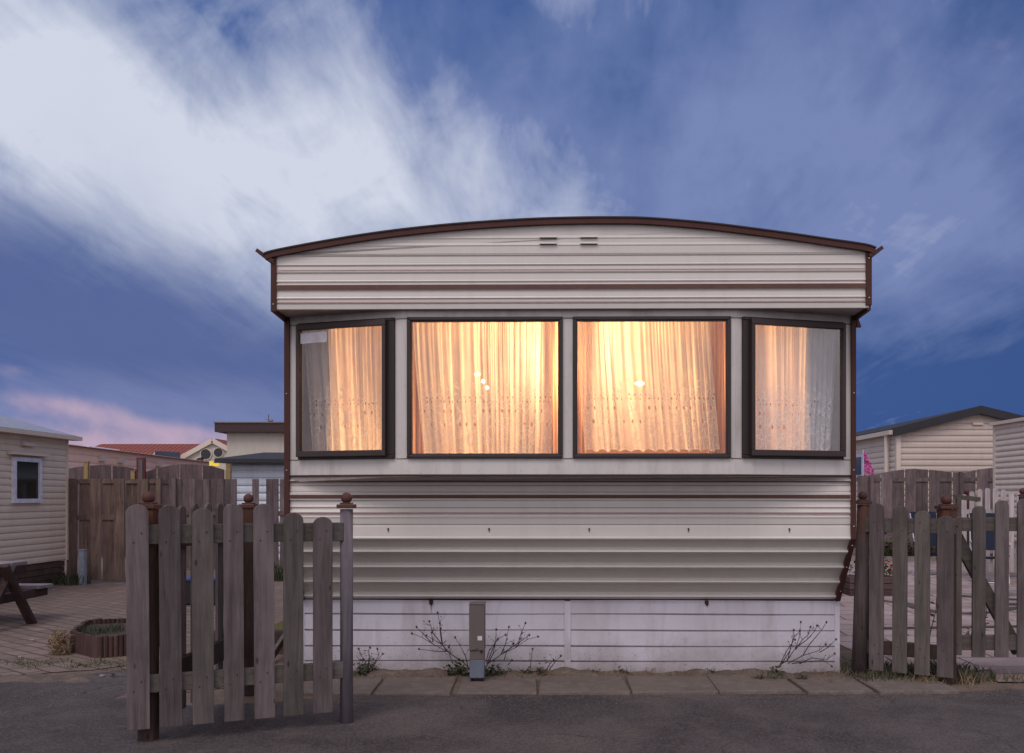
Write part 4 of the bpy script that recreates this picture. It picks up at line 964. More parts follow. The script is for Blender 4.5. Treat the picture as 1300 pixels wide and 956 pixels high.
# red tiled house
d = 46; hs = thing('house', 'far cream gabled house with red clay tile roof and round windows', 'house', (X(180, d), d, 0)); lc = Local(hs)
ridge = Z(560.6, d); xg, xr0 = X(270, d), X(92, d)
b = MB(); b.add([(xr0, d + 3, ridge), (X(276, d + 3), d + 3, ridge), (X(240, d), d, Z(586, d)), (X(60, d), d, Z(590, d)), (X(276, d + 3), d + 6, Z(590, d)), (X(60, d), d + 6, Z(590, d))], [(0, 1, 2, 3), (1, 0, 5, 4), (0, 3, 5)])
lc.part('roof', b, M['tiles'], solid=.1)
b = MB(); gx0, gx1 = X(240, d), X(316, d); ap = X(278, d)
b.prism([(gx0, 0), (gx1, 0), (gx1, Z(584, d)), (ap, Z(561.5, d)), (gx0, Z(584, d))], 'y', d - .8, d + 3); lc.part('wall', b, M['cream_wall'])
b = MB(); b.bar((gx0 - .3, d - .85, Z(586, d)), (ap, d - .85, Z(560.5, d)), .2, .22); b.bar((ap, d - .85, Z(560.5, d)), (gx1 + .3, d - .85, Z(586, d)), .2, .22); lc.part('verge_board', b, M['sid_white'])
b = MB(); b.bar((ap + .1, d + .6, Z(559.5, d)), (gx1 + .4, d + .6, Z(584.5, d)), 2.9, .12); lc.part('roof', b, M['tiles'])
for px, py, rr in ((269.5, 577.5, .24), (285, 575.5, .21), (262, 587, .2)):
    b = MB(); b.tube([(X(px, d), d - .83, Z(py, d)), (X(px, d), d - .86, Z(py, d))], rr * 1.22, 18); fo = lc.part('window', b, M['sid_white']); b = MB(); b.tube([(X(px, d), d - .862, Z(py, d)), (X(px, d), d - .88, Z(py, d))], rr, 18); lc.part('pane', b, M['darkglass'], parent=fo)
b = MB(); b.box(X(277, d), X(279.5, d), d + 1, d + 1.3, Z(563, d), Z(556, d)); lc.part('chimney', b, M['cream_wall'])
d2 = 44.5; b = MB(); b.add([(X(197, d2), d2, Z(573, d2)), (X(229, d2), d2, Z(575, d2)), (X(233, d2), d2 - .4, Z(584, d2)), (X(201, d2), d2 - .4, Z(584, d2))], [(0, 1, 2, 3)]); lc.part('solar_panel', b, M['solar'], solid=.06)
b = MB(); b.prism([(X(189, d2), Z(584, d2)), (X(203, d2), Z(584, d2)), (X(196, d2), Z(572, d2))], 'y', d2 + .1, d2 + 1); lc.part('dormer', b, M['sid_white'])
# flat roofed building with antenna
d = 26; fb = thing('flat_roof_building', 'cream block with dark brown flat roof behind the left of the lit home', 'building', (X(320, d), d, 0)); lc = Local(fb)
b = MB(); b.box(X(288, d), X(288, d) + 5, d, d + 4, 0, Z(549, d)); lc.part('wall', b, M['cream_wall'])
b = MB(); b.box(X(276.5, d), X(288, d) + 5.3, d - .25, d + 4.2, Z(549, d), Z(538, d)); lc.part('roof', b, M['brown_fascia'])
b = MB(); b.box(X(275.5, d), X(288, d) + 5.35, d - .28, d + 4.25, Z(538, d), Z(536.5, d)); lc.part('roof_edge', b, M['steel'])
b = MB(); xq = X(334, d); b.tube([(xq, d + .5, Z(540, d)), (xq, d + .5, Z(524, d))], .014, 6); b.tube([(xq + .02, d + .5, Z(532.5, d)), (xq + .12, d + .5, Z(532.5, d))], .03, 6); b.tube([(xq - .1, d + .5, Z(531, d)), (xq + .14, d + .5, Z(531, d))], .008, 5)
lc.part('antenna', b, M['steel'])
d = 19.6; sh = thing('shed', 'small shed with dark felt roof and bluish white siding left of the lit home', 'shed', (X(320, d), d, 0)); lc = Local(sh)
b = siding_wall(MB(), (X(294, d), d), (X(294, d) + 3.2, d), .0, Z(588, d), .155, .03, Vector((0, -1))); lc.part('front_wall', b, M['blue_white'])
b = MB(); b.box(X(294, d), X(294, d) + 3.2, d + .01, d + 2, 0, Z(588, d)); lc.part('wall', b, M['blue_white'])
b = MB(); xl_ = X(278.5, d); b.add([(xl_, d - .3, Z(588, d)), (xl_ + 3.8, d - .3, Z(588, d)), (xl_ + 3.8, d - .3, Z(584.5, d)), (xl_, d - .3, Z(583, d)), (X(312, d), d + 1.2, Z(571, d)), (xl_ + 3.8, d + 1.2, Z(571, d)), (X(300, d), d + 2.3, Z(588, d)), (xl_ + 3.8, d + 2.3, Z(588, d))], [(0, 1, 2, 3), (3, 2, 5, 4), (4, 5, 7, 6), (0, 3, 4, 6), (1, 7, 5, 2), (0, 6, 7, 1)]); lc.part('roof', b, M['dark_roof'])
def glow_mat():
    m, k = material('yellow_lit_sign'); p = principled(k, (.8, .6, .05), .5); p.inputs['Emission Color'].default_value = (1, .72, .06, 1); p.inputs['Emission Strength'].default_value = .32; return m
b = MB(); b.box(X(274.5, d), X(279, d), d - .4, d - .34, Z(592, d), Z(586.5, d)); b.box(X(279, d), X(286.5, d), d - .4, d - .34, Z(592.5, d), Z(588.8, d))
tag(b.build('lamp_box', glow_mat()), 'small glowing yellow light at the corner of the shed roof', 'light')
# right home with gable
d = 21.2; xl_, xr_ = X(1139, d), X(1139, d) + 3.8; ax_ = X(1241, d); ze = Z(546, d); za = Z(523, d)
rh = thing('mobile_home', 'mauve grey mobile home with black gabled roof edge right of the lit home', 'mobile home', (xl_, d, 0)); lc = Local(rh)
W_ = xr_ - xl_
def gt_(s_):
    x__ = xl_ + W_ * s_; return ze + (za - ze) * ((x__ - xl_) / (ax_ - xl_)) if x__ < ax_ else za - (za - ze) * ((x__ - ax_) / (xr_ - ax_))
b = siding_wall(MB(), (xl_, d), (xr_, d), .4, za, .13, .02, Vector((0, -1)), gt_); lc.part('gable_wall', b, M['sid_mauve'])
b = MB(); b.prism([(xl_ + .02, 0), (xr_, 0), (xr_, ze), (ax_, za), (xl_ + .02, ze)], 'y', d + .01, d + .1); lc.part('wall', b, M['sid_mauve'])
b = siding_wall(MB(), (xl_, d + .1), (xl_, d + 9), .4, ze - .05, .13, .02, Vector((-1, 0))); lc.part('side_wall', b, M['sid_white'])
b = MB(); b.box(xl_ - .04, xl_ + .06, d - .06, d + .04, .3, ze); lc.part('corner_trim', b, M['sid_white'])
b = MB(); b.tube([(xl_ - .12, d + .35, 0), (xl_ - .12, d + .35, ze - .1)], .05, 8); lc.part('downpipe', b, M['sid_white'])
b = MB(); th_ = .2
vs = []
for yy in (d - .18, d - .06): vs += [(xl_ - .12, yy, ze - .15), (ax_, yy, za - .05), (xr_ + .1, yy, ze - .15), (xr_ + .1, yy, ze + .04), (ax_, yy, za + .13), (xl_ - .12, yy, ze + .04)]
b.add(vs, [(0, 1, 4, 5), (1, 2, 3, 4), (6, 11, 10, 7), (7, 10, 9, 8), (0, 6, 7, 1), (1, 7, 8, 2), (5, 4, 10, 11), (4, 3, 9, 10), (0, 5, 11, 6), (2, 8, 9, 3)]); lc.part('verge_board', b, M['black_verge'])
b = MB(); b.add([(xl_ - .1, d - .06, ze + .02), (ax_, d - .06, za + .11), (ax_, d + 9, za + .11), (xl_ - .1, d + 9, ze + .02), (xr_ + .1, d - .06, ze + .02), (xr_ + .1, d + 9, ze + .02)], [(0, 1, 2, 3), (1, 4, 5, 2)]); lc.part('roof', b, M['dark_roof'], solid=.03)
b = MB(); b.box(xl_ - .18, xl_ - .1, d + .0, d + 9, ze - .1, ze + .0); lc.part('gutter', b, M['sid_white'])
b = MB(); b.box(X(1234, d), X(1247, d), d - .06, d, Z(539.5, d), Z(537, d)); lc.part('vent', b, M['sid_beige'])
# its window and the pink ornament on the side wall
def rw(px): return xl_ * F / (px - CX)
f = MB(); ya_, yb_ = rw(1088.5), rw(1098.5); z0_, z1_ = Z(606, ya_), Z(577, ya_)
f.box(xl_ - .06, xl_ - .03, yb_, ya_ + .5, z0_, z1_); fo = lc.part('window', f, M['pvc']); g = MB(); g.box(xl_ - .068, xl_ - .061, yb_ + .12, ya_ + .4, z0_ + .06, z1_ - .08); lc.part('pane', g, M['darkglass'], parent=fo)
d3 = 20.6; b = MB(); rnd = random.Random(5); cx_ = X(1100, d3)
r_ = thing('garden_flag', 'ragged magenta cloth hanging beside the right home window above the fence', 'flag', (cx_, d3, 0)); lc = Local(r_)
b.tube([(cx_ - .06, d3 + .03, 0), (cx_ - .06, d3 + .03, Z(571, d3))], .012, 6); lc.part('pole', b, M['tube'])
b = MB()
for k_ in range(70):
    f_ = rnd.random(); z = Z(574, d3) + (Z(600, d3) - Z(574, d3)) * f_; w = .03 + .17 * f_; x__ = cx_ - .05 + rnd.uniform(0, w); y__ = d3 + rnd.uniform(-.05, .05)
    s_ = rnd.uniform(.025, .06); a_ = rnd.uniform(-.6, .6); b.add([(x__, y__, z), (x__ + s_, y__ + a_ * s_, z - s_ * .5), (x__ + s_ * .6, y__ - a_ * s_, z - s_ * 1.5), (x__ - s_ * .4, y__, z - s_)], [(0, 1, 2, 3)])
lc.part('cloth', b, M['pink'])
# far right home
x0 = X(1264.5, 18.2); yf = 18.2; yn = 10.5; z1 = Z(539, 18.2)
r2 = thing('mobile_home', 'pale ribbed mobile home cut off by the right edge', 'mobile home', (x0, yn, 0)); lc = Local(r2)
b = siding_wall(MB(), (x0, yn), (x0, yf), .5, z1, .105, .03, Vector((-1, 0))); lc.part('side_wall', b, M['sid_white'])
b = MB(); b.box(x0 + .005, x0 + 3.5, yn, yf, .5, z1); lc.part('wall', b, M['sid_white'])
b = MB(); b.box(x0 + .03, x0 + 3.4, yn, yf, 0, .5); lc.part('skirt', b, M['sid_mauve'])
b = MB(); b.prism([(x0 - .1, z1 - .02), (x0 - .1, z1 + .04), (x0 + 1.75, z1 + .3), (x0 + 3.6, z1 + .04), (x0 + 3.6, z1 - .02)], 'y', yn - .1, yf + .1); lc.part('roof', b, M['sid_beige'])
b = MB(); b.box(x0 - .035, x0 + .03, yf - .02, yf + .06, .4, z1 - .03); lc.part('corner_trim', b, M['sid_white'])

# ------------------------------------------------------------------ picnic table at the left
pt_ = thing('picnic_table', 'brown timber picnic table with attached benches cut by the left edge', 'picnic table', (-6.2, 9.6, 0)); lc = Local(pt_)
for i in range(5):
    y_ = 9.24 + i * .155; b = MB(); b.box(-7.4, -5.6 + .008 * (i % 2), y_, y_ + .143, .622, .66); lc.part('table_board', b, M['table_top'], bevel=.004)
for y_ in (10.12, 10.27, 8.62, 8.77):
    b = MB(); b.box(-7.4, -5.54 if y_ > 9 else -5.6, y_, y_ + .14, .345, .38); lc.part('bench_seat', b, M['table_top'], bevel=.004)
for xo in (-5.48, -7.1):
    b = MB(); b.bar((xo, 9.36, .655), (xo, 9.88, .0), .045, .095, up=(1, 0, 0)); lc.part('leg', b, M['table_leg'], bevel=.004)
    b = MB(); b.bar((xo - .06, 9.62, .618), (xo - .06, 9.02, .0), .045, .095, up=(1, 0, 0)); lc.part('leg', b, M['table_leg'], bevel=.004)
    b = MB(); b.box(xo - .15, xo - .105, 8.66, 10.38, .255, .343); lc.part('cross_beam', b, M['table_leg'], bevel=.004)
    b = MB(); b.box(xo - .15, xo - .105, 9.28, 9.96, .53, .62); lc.part('cross_beam', b, M['table_leg'], bevel=.004)
# bench-like plank lying low at the left edge
# ------------------------------------------------------------------ hexagonal palisade planter
cx_, cy_ = X(150, 8.25), 8.3
hp = thing('planter', 'low hexagonal planter of reddish brown palisade logs on the left patio', 'planter', (cx_, cy_, 0)); lc = Local(hp)
hexp = [(X(91, 8.1), 8.1), (X(124, 7.76), 7.76), (X(176, 7.95), 7.95), (X(205, 8.5), 8.5), (X(170, 9.0), 9.0), (X(112, 8.85), 8.85)]
for i in range(6):
    a_, e_ = Vector(hexp[i]), Vector(hexp[(i + 1) % 6]); L_ = (e_ - a_).length; nb = max(3, int(L_ / .036)); b = MB()
    for j in range(nb):
        c = a_ + (e_ - a_) * (j + .5) / nb; h_ = .185 + random.uniform(-.006, .006); b.tube([(c.x, c.y, 0), (c.x, c.y, h_)], L_ / nb * .53, 10)
    lc.part('log_panel', b, M['palisade'])
b = MB(); b.add([(x_ * .96 + cx_ * .04, y_ * .96 + cy_ * .04, .14) for x_, y_ in hexp], [(0, 1, 2, 3, 4, 5)]); lc.part('soil', b, M['soil'])

# ------------------------------------------------------------------ vegetation helpers
def blades(mb, cx, cy, n, rad, h, rnd, z=0.0, w=.004, flat=1.0, ry=None):
    for _ in range(n):
        a_ = rnd.uniform(0, 6.283); r_ = rad * math.sqrt(rnd.random()); x_ = cx + r_ * math.cos(a_); y_ = cy + (ry or rad) / rad * r_ * math.sin(a_)
        hh = h * rnd.uniform(.45, 1.1); dx, dy = rnd.uniform(-1, 1) * hh * .6 * flat, rnd.uniform(-1, 1) * hh * .6 * flat; th = rnd.uniform(0, 3.14); wx, wy = w * math.cos(th), w * math.sin(th)
        mb.add([(x_ - wx, y_ - wy, z), (x_ + wx, y_ + wy, z), (x_ + dx * .4 + wx * .8, y_ + dy * .4 + wy * .8, z + hh * .6), (x_ + dx * .4 - wx * .8, y_ + dy * .4 - wy * .8, z + hh * .6), (x_ + dx, y_ + dy, z + hh)], [(0, 1, 2, 3), (3, 2, 4)])
def leaves(mb, cx, cy, cz, n, rx, ry, rz, rnd, s=.02):
    for _ in range(n):
        x_, y_, z_ = cx + rnd.gauss(0, .45) * rx, cy + rnd.gauss(0, .45) * ry, cz + abs(rnd.gauss(0, .5)) * rz
        a_, b_ = rnd.uniform(0, 6.28), rnd.uniform(-.7, .9); l = s * rnd.uniform(.6, 1.5); d_ = Vector((math.cos(a_) * math.cos(b_), math.sin(a_) * math.cos(b_), math.sin(b_))) * l
        sd = Vector((-math.sin(a_), math.cos(a_), rnd.uniform(-.4, .4))) * l * .28; p = Vector((x_, y_, z_))
        mb.add([p, p + d_ * .5 + sd, p + d_, p + d_ * .5 - sd], [(0, 1, 2, 3)])
rnd = random.Random(21)
# grass in the planter and the straw clump beside it
b = MB(); blades(b, X(126, 8.35), 8.35, 260, .22, .07, rnd, .14, .003); o = b.build('grass', M['green']); o['kind'] = 'stuff'; tag(o, 'green grass growing in the hexagonal planter', 'grass', kind='stuff')
b = MB()
dcx, dcy = X(76, 7.95), 7.95
for _ in range(1300):
    th, ph = rnd.uniform(0, 6.28), rnd.uniform(0.0, 1.5); r_ = rnd.uniform(.3, 1.0)
    p = Vector((dcx + .105 * r_ * math.cos(th) * math.cos(ph * .8), dcy + .1 * r_ * math.sin(th) * math.cos(ph * .8), .01 + .215 * r_ * math.sin(ph)))
    d_ = Vector((rnd.gauss(0, 1), rnd.gauss(0, 1), rnd.gauss(.2, 1))).normalized() * rnd.uniform(.015, .04); s_ = Vector((rnd.gauss(0, 1), rnd.gauss(0, 1), rnd.gauss(0, 1))).normalized() * .004
    b.add([p - s_, p + s_, p + d_ + s_ * .5, p + d_ - s_ * .5], [(0, 1, 2, 3)])
tag(b.build('dried_plant', M['straw']), 'straw coloured dried clump leaning on the left end of the planter', 'plant')
b = MB()
for _ in range(34):
    px = rnd.uniform(15, 170); d = dep(rnd.uniform(838, 850)); blades(b, X(px, d), d, rnd.randint(8, 26), .09, .035, rnd, 0, .003, 1.6)
tag(b.build('grass', M['green2']), 'thin low grass along the front edge of the left patio', 'grass', kind='stuff')
# rough grass at the foot of the right fence
b = MB()
for _ in range(120):
    px = rnd.gauss(1165, 42); y_ = rnd.uniform(848, 868) if px < 1235 else rnd.uniform(858, 868)
    d = dep(y_); blades(b, X(px, d), d, rnd.randint(14, 30), .09, rnd.uniform(.04, .11), rnd, 0, .0035, 1.5)
tag(b.build('grass', M['green']), 'dark rough grass at the foot of the right picket fence', 'grass', kind='stuff')
b = MB()
for _ in range(70):
    px = rnd.gauss(1160, 50); d = dep(rnd.uniform(850, 872)); blades(b, X(px, d), d, rnd.randint(8, 18), .09, rnd.uniform(.03, .10), rnd, 0, .003, 1.8)
for px in (1255, 1285, 1300):
    d = dep(864); blades(b, X(px, d), d, 40, .12, .05, rnd, 0, .003, 1.6)
tag(b.build('grass', M['straw']), 'dry straw mixed into the grass by the right picket fence', 'grass', kind='stuff')
b = MB()
for (px, n_, h_) in ((668, 90, .035), (685, 60, .03), (752, 50, .03), (790, 60, .04), (967, 60, .06), (985, 50, .06), (1018, 60, .04), (470, 120, .07), (462, 90, .11), (1078, 80, .12), (640, 50, .04), (905, 40, .03)):
    d = 7.05 - (.25 if px in (967, 985, 1018) else 0); leaves(b, X(px, d), d, .015, n_, .07, .035, h_, rnd, .022); blades(b, X(px, d), d, 16, .06, h_ * 1.6, rnd, .01, .002)
tag(b.build('weeds', M['green']), 'small scattered weeds along the foot of the skirting', 'weeds', kind='stuff')

b = MB()
for _ in range(2600):
    x_ = rnd.uniform(-3.6, 5.4); y_ = 6.34 - abs(rnd.gauss(0, .16)) + (.03 if -1.7 < x_ < 2.3 else .12); 
    if rnd.random() < .35: y_ = 6.9 + rnd.gauss(0, .05)
    if rnd.random() < .12: y_ = rnd.uniform(4.4, 6.3)
    r_ = rnd.uniform(.002, .007); b.add([(x_ - r_, y_, .006), (x_ + r_ * .3, y_ - r_, .006), (x_ + r_, y_ + r_ * .4, .006), (x_ - r_ * .2, y_ + r_, .006), (x_, y_, .006 + r_ * .9 + (.025 if y_ > 6.38 and -1.7 < x_ < 2.3 else 0))], [(0, 1, 4), (1, 2, 4), (2, 3, 4), (3, 0, 4)])
tag(b.build('grit', M['grit']), 'loose grit and small stones scattered along the road edge', 'grit', kind='stuff')
b = MB()
for _ in range(260):
    x_ = rnd.uniform(-1.7, 2.5); y_ = rnd.choice((7.06, 6.98, 6.92)) + rnd.gauss(0, .03); n_ = rnd.randint(3, 7); blades(b, x_, y_, n_, .03, rnd.uniform(.015, .05), rnd, .012, .002, 1.8)
tag(b.build('dry_grass', M['straw']), 'short dry grass wisps in the sandy strip under the skirting', 'grass', kind='stuff')

def dry_plant(label, stems, base, rosette, seed, matg='green'):
    """stems: lists of px,py way points drawn out at depth base[1]"""
    rnd = random.Random(seed); d0 = base[1]; r = thing('dried_weed', label, 'weed', (X(base[0], d0), d0, 0), group='dry weeds along the skirting'); lc = Local(r)
    b = MB(); hd_ = MB()
    for st_ in stems:
        dd = d0 + rnd.uniform(-.05, .03); pts = [(X(px, dd), dd + rnd.uniform(-.012, .012), max(.0, Z(py, dd))) for px, py in st_]
        n_ = len(pts); b.tube(pts, [.0042 * (1 - .6 * i / (n_ - 1)) for i in range(n_)], 5)
        e_ = pts[-1]
        for q_ in range(1, n_ - 1 if n_ > 2 else n_):
            for _ in range(2):
                p_ = Vector(pts[q_]); d1 = Vector((rnd.gauss(0, .5), rnd.gauss(0, .3), abs(rnd.gauss(.6, .4)))).normalized() * rnd.uniform(.03, .07); b.tube([p_, p_ + d1 * .5 + Vector((rnd.gauss(0, .004), 0, 0)), p_ + d1], [.0016, .0012, .0008], 4)
                if rnd.random() < .5: hd_.sphere(p_ + d1, .0045, 6, 4)
        hd_.sphere(e_, .0078, 7, 5, 1.15)
        for _ in range(7):
            v_ = Vector((rnd.gauss(0, 1), rnd.gauss(0, 1), rnd.gauss(.3, 1))).normalized() * .018; q = Vector(e_); s_ = Vector((.002, 0, .001)); hd_.add([q - s_, q + s_, q + v_], [(0, 1, 2)])
    lc.part('stems', b, M['stem']); lc.part('seed_heads', hd_, M['head'])
    if rosette:
        b = MB(); leaves(b, X(rosette[0], d0), d0 - .03, .01, int(rosette[1] * .6), rosette[2], .06, .09, rnd, .032); lc.part('foliage', b, M[matg])
    return r
Zs = 7.0
dry_plant('dry branched weed spreading left of the grey utility pillar', [
    [(597, 850), (589, 841), (567, 827), (549, 817), (536, 809), (523, 804)], [(589, 841), (572, 830), (561, 818), (550, 812), (541, 807)], [(567, 827), (561, 817), (559, 803), (558, 791), (555.5, 778)],
    [(562, 819), (560, 805), (558.5, 791)], [(567, 827), (553, 827), (532, 824)], [(561, 818), (549, 803), (547, 794), (545, 789)], [(549, 817), (538, 806), (529, 796)], [(595, 850), (591, 832), (584, 819), (578, 809)],
    [(575, 843), (571, 832), (570, 821)], [(549, 815), (548, 803)]], (594, Zs), (583, 420, .10), 31)
dry_plant('dry branched weed spreading right of the grey utility pillar', [
    [(615, 850), (620, 842), (638, 830), (655, 822), (669, 812), (683, 808)], [(638, 830), (652, 820), (664, 812), (672, 806)], [(657, 821), (661, 806), (667, 791)], [(620, 842), (626, 830), (629, 816), (630, 799)],
    [(618, 843), (628, 818), (632, 811), (642, 806)], [(636, 831), (642, 817), (646, 796)], [(617, 840), (621, 826), (632, 812)], [(655, 822), (662, 813), (660, 811)], [(640, 838), (643, 828), (652, 817)], [(645, 844), (650, 838)]], (617, Zs), (624, 260, .07), 32)
dry_plant('wiry dried weed against the right end of the skirting', [
    [(985, 848), (1000, 838), (1010, 822), (1016, 806), (1017, 790)], [(990, 846), (1003, 826), (1006, 812), (1008, 800)], [(1000, 842), (1020, 832), (1040, 826), (1048, 818)], [(1000, 838), (1004, 820), (1008, 808), (1015, 801)],
    [(1010, 822), (1025, 812), (1034, 801), (1037, 794)], [(1005, 842), (1022, 840), (1045, 838), (1056, 846)], [(1010, 825), (1018, 812), (1026, 806), (1029, 796)], [(1020, 832), (1028, 818), (1043, 800), (1049, 790)], [(1040, 828), (1050, 822), (1062, 812)], [(988, 848), (996, 832), (1002, 820), (1009, 812)], [(1015, 843), (1030, 835), (1050, 838), (1060, 830)]],
    (988, Zs), (986, 90, .05), 33)
dry_plant('faint thin dried weed beside the left round grey post', [[(462, 852), (464, 840), (458, 832), (455, 824)], [(465, 850), (469, 838), (468, 826), (470, 822)], [(468, 852), (475, 842), (481, 832), (479, 824)], [(470, 850), (478, 840), (486, 830)]], (466, Zs), (460, 160, .07), 34)
dry_plant('pale thin grass stalks between the pillar and the skirting joint', [[(673, 855), (674, 840), (676, 824)], [(697, 850), (705, 840), (712, 833)], [(694, 850), (698, 843), (703, 838)]], (690, Zs), (688, 60, .05), 35)

# ------------------------------------------------------------------ utility pillar
d = 6.72; up = thing('utility_pillar', 'grey metal utility pillar with a tiny sticker in front of the skirting', 'utility box', (X(605.5, d), d, 0)); lc = Local(up)
xa, xb = X(595.5, d), X(615, d)
zc = Z(766.5, d)
b = MB(); b.box(xa, xb, d, d + .12, Z(826.5, d), zc - .008); lc.part('upper_case', b, M['pillar'], bevel=.005)
b = MB(); b.box(xa - .002, xb + .004, d - .004, d + .125, zc - .007, zc + .004); lc.part('cap', b, M['steel'], bevel=.003)
b = MB(); b.box(xa + .003, xb - .003, d + .004, d + .116, Z(838, d), Z(827, d)); lc.part('middle_case', b, M['pillar'], bevel=.003)
b = MB(); b.box(xa + .003, xb - .003, d + .003, d + .117, Z(861, d), Z(838.3, d)); lc.part('lower_case', b, M['bluegrey'], bevel=.004)
b = MB(); b.box(xa + .008, xa + .022, d + .02, d + .09, 0, Z(861, d)); b.box(xb - .022, xb - .008, d + .02, d + .09, 0, Z(861, d)); lc.part('foot', b, M['black'])
b = MB(); b.box(X(606.3, d), X(612, d), d - .0035, d - .0005, Z(813, d), Z(807.5, d)); lc.part('sticker', b, M['white'])
b = MB(); b.tube([(X(611, d), d - .006, Z(827, d)), (X(611, d), d + .006, Z(827, d))], .010, 12); lc.part('lock', b, M['black'])
b = MB(); b.tube([(X(597.5, d), d - .003, Z(825.5, d)), (X(602, d), d - .006, Z(825, d)), (X(607, d), d - .003, Z(823, d))], .0022, 5); lc.part('wire_loop', b, M['black'])

# ------------------------------------------------------------------ timber beds and bits at the left
r = thing('raised_bed', 'dark timber sleeper bed between the gate and the lit home', 'raised bed', (-2.45, 7.9, 0)); lc = Local(r)
for k_ in range(2):
    b = MB(); b.box(-2.78, -2.02, 7.95 + .01 * k_, 8.07 + .01 * k_, .002 + .1 * k_, .1 * k_ + .097); lc.part('sleeper', b, M['sleeper'], bevel=.006)
    b = MB(); b.box(-2.90, -2.79, 7.9, 8.9, .002 + .1 * k_, .1 * k_ + .097); lc.part('sleeper', b, M['sleeper'], bevel=.006)
b = MB(); b.bar((X(344, 7.5), 7.45, .04), (X(362, 7.9), 7.9, .17), .03, .06); tag(b.build('loose_plank', M['rail']), 'loose plank leaning against the dark timber bed', 'plank')
d = 11.5; b = MB(); x_ = X(238, d); r = thing('storage_crate', 'black and blue plastic crate behind the side fence', 'crate', (x_, d, 0)); lc = Local(r)
b.box(x_ - .08, x_ + .5, d, d + .35, .02, .31); lc.part('crate_body', b, M['black'], bevel=.01); b = MB(); b.box(x_ - .1, x_ + .52, d - .02, d + .37, .31, .345); lc.part('lid', b, M['blue'], bevel=.006)
b = MB()
blades(b, X(352, 15), 15, 260, .3, .35, rnd, 0, .008); blades(b, X(90, 14.3), 14.3, 200, .3, .2, rnd, 0, .007)
tag(b.build('grass', M['green']), 'dark tufts against the left board fences', 'grass', kind='stuff')
b = MB(); d = 14.2; b.box(X(99.5, d), X(106.5, d), d, d + .09, 0, Z(699, d)); b.box(X(99, d), X(107, d), d - .008, d + .098, Z(699, d), Z(697.5, d))
tag(b.build('concrete_post', M['bluegrey2'], bevel=.005), 'short bluish white post at the far corner of the left home', 'post')
b = MB()
for px, py in ((42, 814), (68, 750), (180, 842), (26, 836), (130, 860)):
    d = dep(py); b.sphere((X(px, d), d, .012), .022, 7, 5, .6)
tag(b.build('pebbles', M['stone']), 'few pale pebbles scattered on the left patio', 'stones', kind='stuff')
# ------------------------------------------------------------------ right yard furniture
def chair(px, d, rot, label):
    r = thing('camping_chair', label, 'chair', (X(px, d), d, 0), rot, group='navy garden chairs in the right yard')
    w = .25
    b = MB()
    for s_ in (-w, w): b.tube([(s_, -.22, 0), (s_, .16, .62), (s_, .26, 1.06)], .011, 7); b.tube([(s_, .22, 0), (s_, -.12, .42), (s_, -.24, .60)], .011, 7); b.tube([(s_, -.26, .62), (s_, .16, .64)], .018, 7)
    b.tube([(-w, -.22, .02), (w, -.22, .02)], .01, 6); b.tube([(-w, .22, .02), (w, .22, .02)], .01, 6)
    b.build('chair_frame', M['tube'], r)
    b = MB(); vs = []
    for (y_, z_) in ((.15, .50), (.19, .70), (.225, .88), (.26, 1.08)):
        for i in range(7): u = i / 6; vs.append((-w + 2 * w * u, y_ + .03 * math.sin(math.pi * u), z_))
    b.add(vs, [(j * 7 + i, j * 7 + i + 1, j * 7 + i + 8, j * 7 + i + 7) for j in range(3) for i in range(6)]); b.build('backrest', M['navy'], r, solid=.02)
    b = MB(); vs = []
    for (y_, z_) in ((-.24, .44), (-.05, .41), (.15, .42)):
        for i in range(7): u = i / 6; vs.append((-w + 2 * w * u, y_, z_ - .03 * math.sin(math.pi * u)))
    b.add(vs, [(j * 7 + i, j * 7 + i + 1, j * 7 + i + 8, j * 7 + i + 7) for j in range(2) for i in range(6)]); b.build('seat', M['navy'], r, solid=.02)
chair(1184, 15.8, R(14), 'navy canvas chair by the arched fence behind the four picket panel')
chair(1256, 14.6, R(-16), 'navy canvas chair behind the braced gate near the white fence')
d = 11.4; r = thing('picnic_bench', 'low timber bench and table lying beyond the braced gate', 'bench', (X(1270, d), d, 0)); lc = Local(r)
b = MB(); b.box(X(1248, d), X(1248, d) + 1.5, d, d + .3, .13, .18); lc.part('bench_seat', b, M['table_top'], bevel=.005)
for o_ in (.12, 1.3):
    b = MB(); b.box(X(1248, d) + o_, X(1248, d) + o_ + .06, d + .03, d + .27, 0, .13); lc.part('leg', b, M['table_leg'])
d = 12.6; r = thing('planter', 'squat timber planter with red flowers right behind the lit home corner', 'planter', (X(1128, d), d, 0)); lc = Local(r)
b = MB(); x_ = X(1126, d)
for k_ in range(3): b.box(x_ - .5, x_ + .14, d, d + .35, k_ * .09, k_ * .09 + .082)
lc.part('timber_box', b, M['table'], bevel=.006)
b = MB(); leaves(b, x_ - .15, d + .17, .27, 420, .35, .2, .25, rnd, .06); lc.part('foliage', b, M['green2'])
for _ in range(9): b = MB(); b.sphere((x_ + rnd.uniform(-.4, .13), d + rnd.uniform(0, .25), .30 + rnd.uniform(0, .25)), .025, 7, 5, .7); lc.part('flower', b, M['red'])
b = MB()
for px in range(1105, 1215, 5):
    d = 19.45 + rnd.uniform(-.0, .2); leaves(b, X(px, d), d, .1, 46, .3, .1, .4, rnd, .09)
tag(b.build('border_plants', M['green2']), 'low green border plants along the foot of the arched right fence', 'plants', kind='stuff')
b = MB()
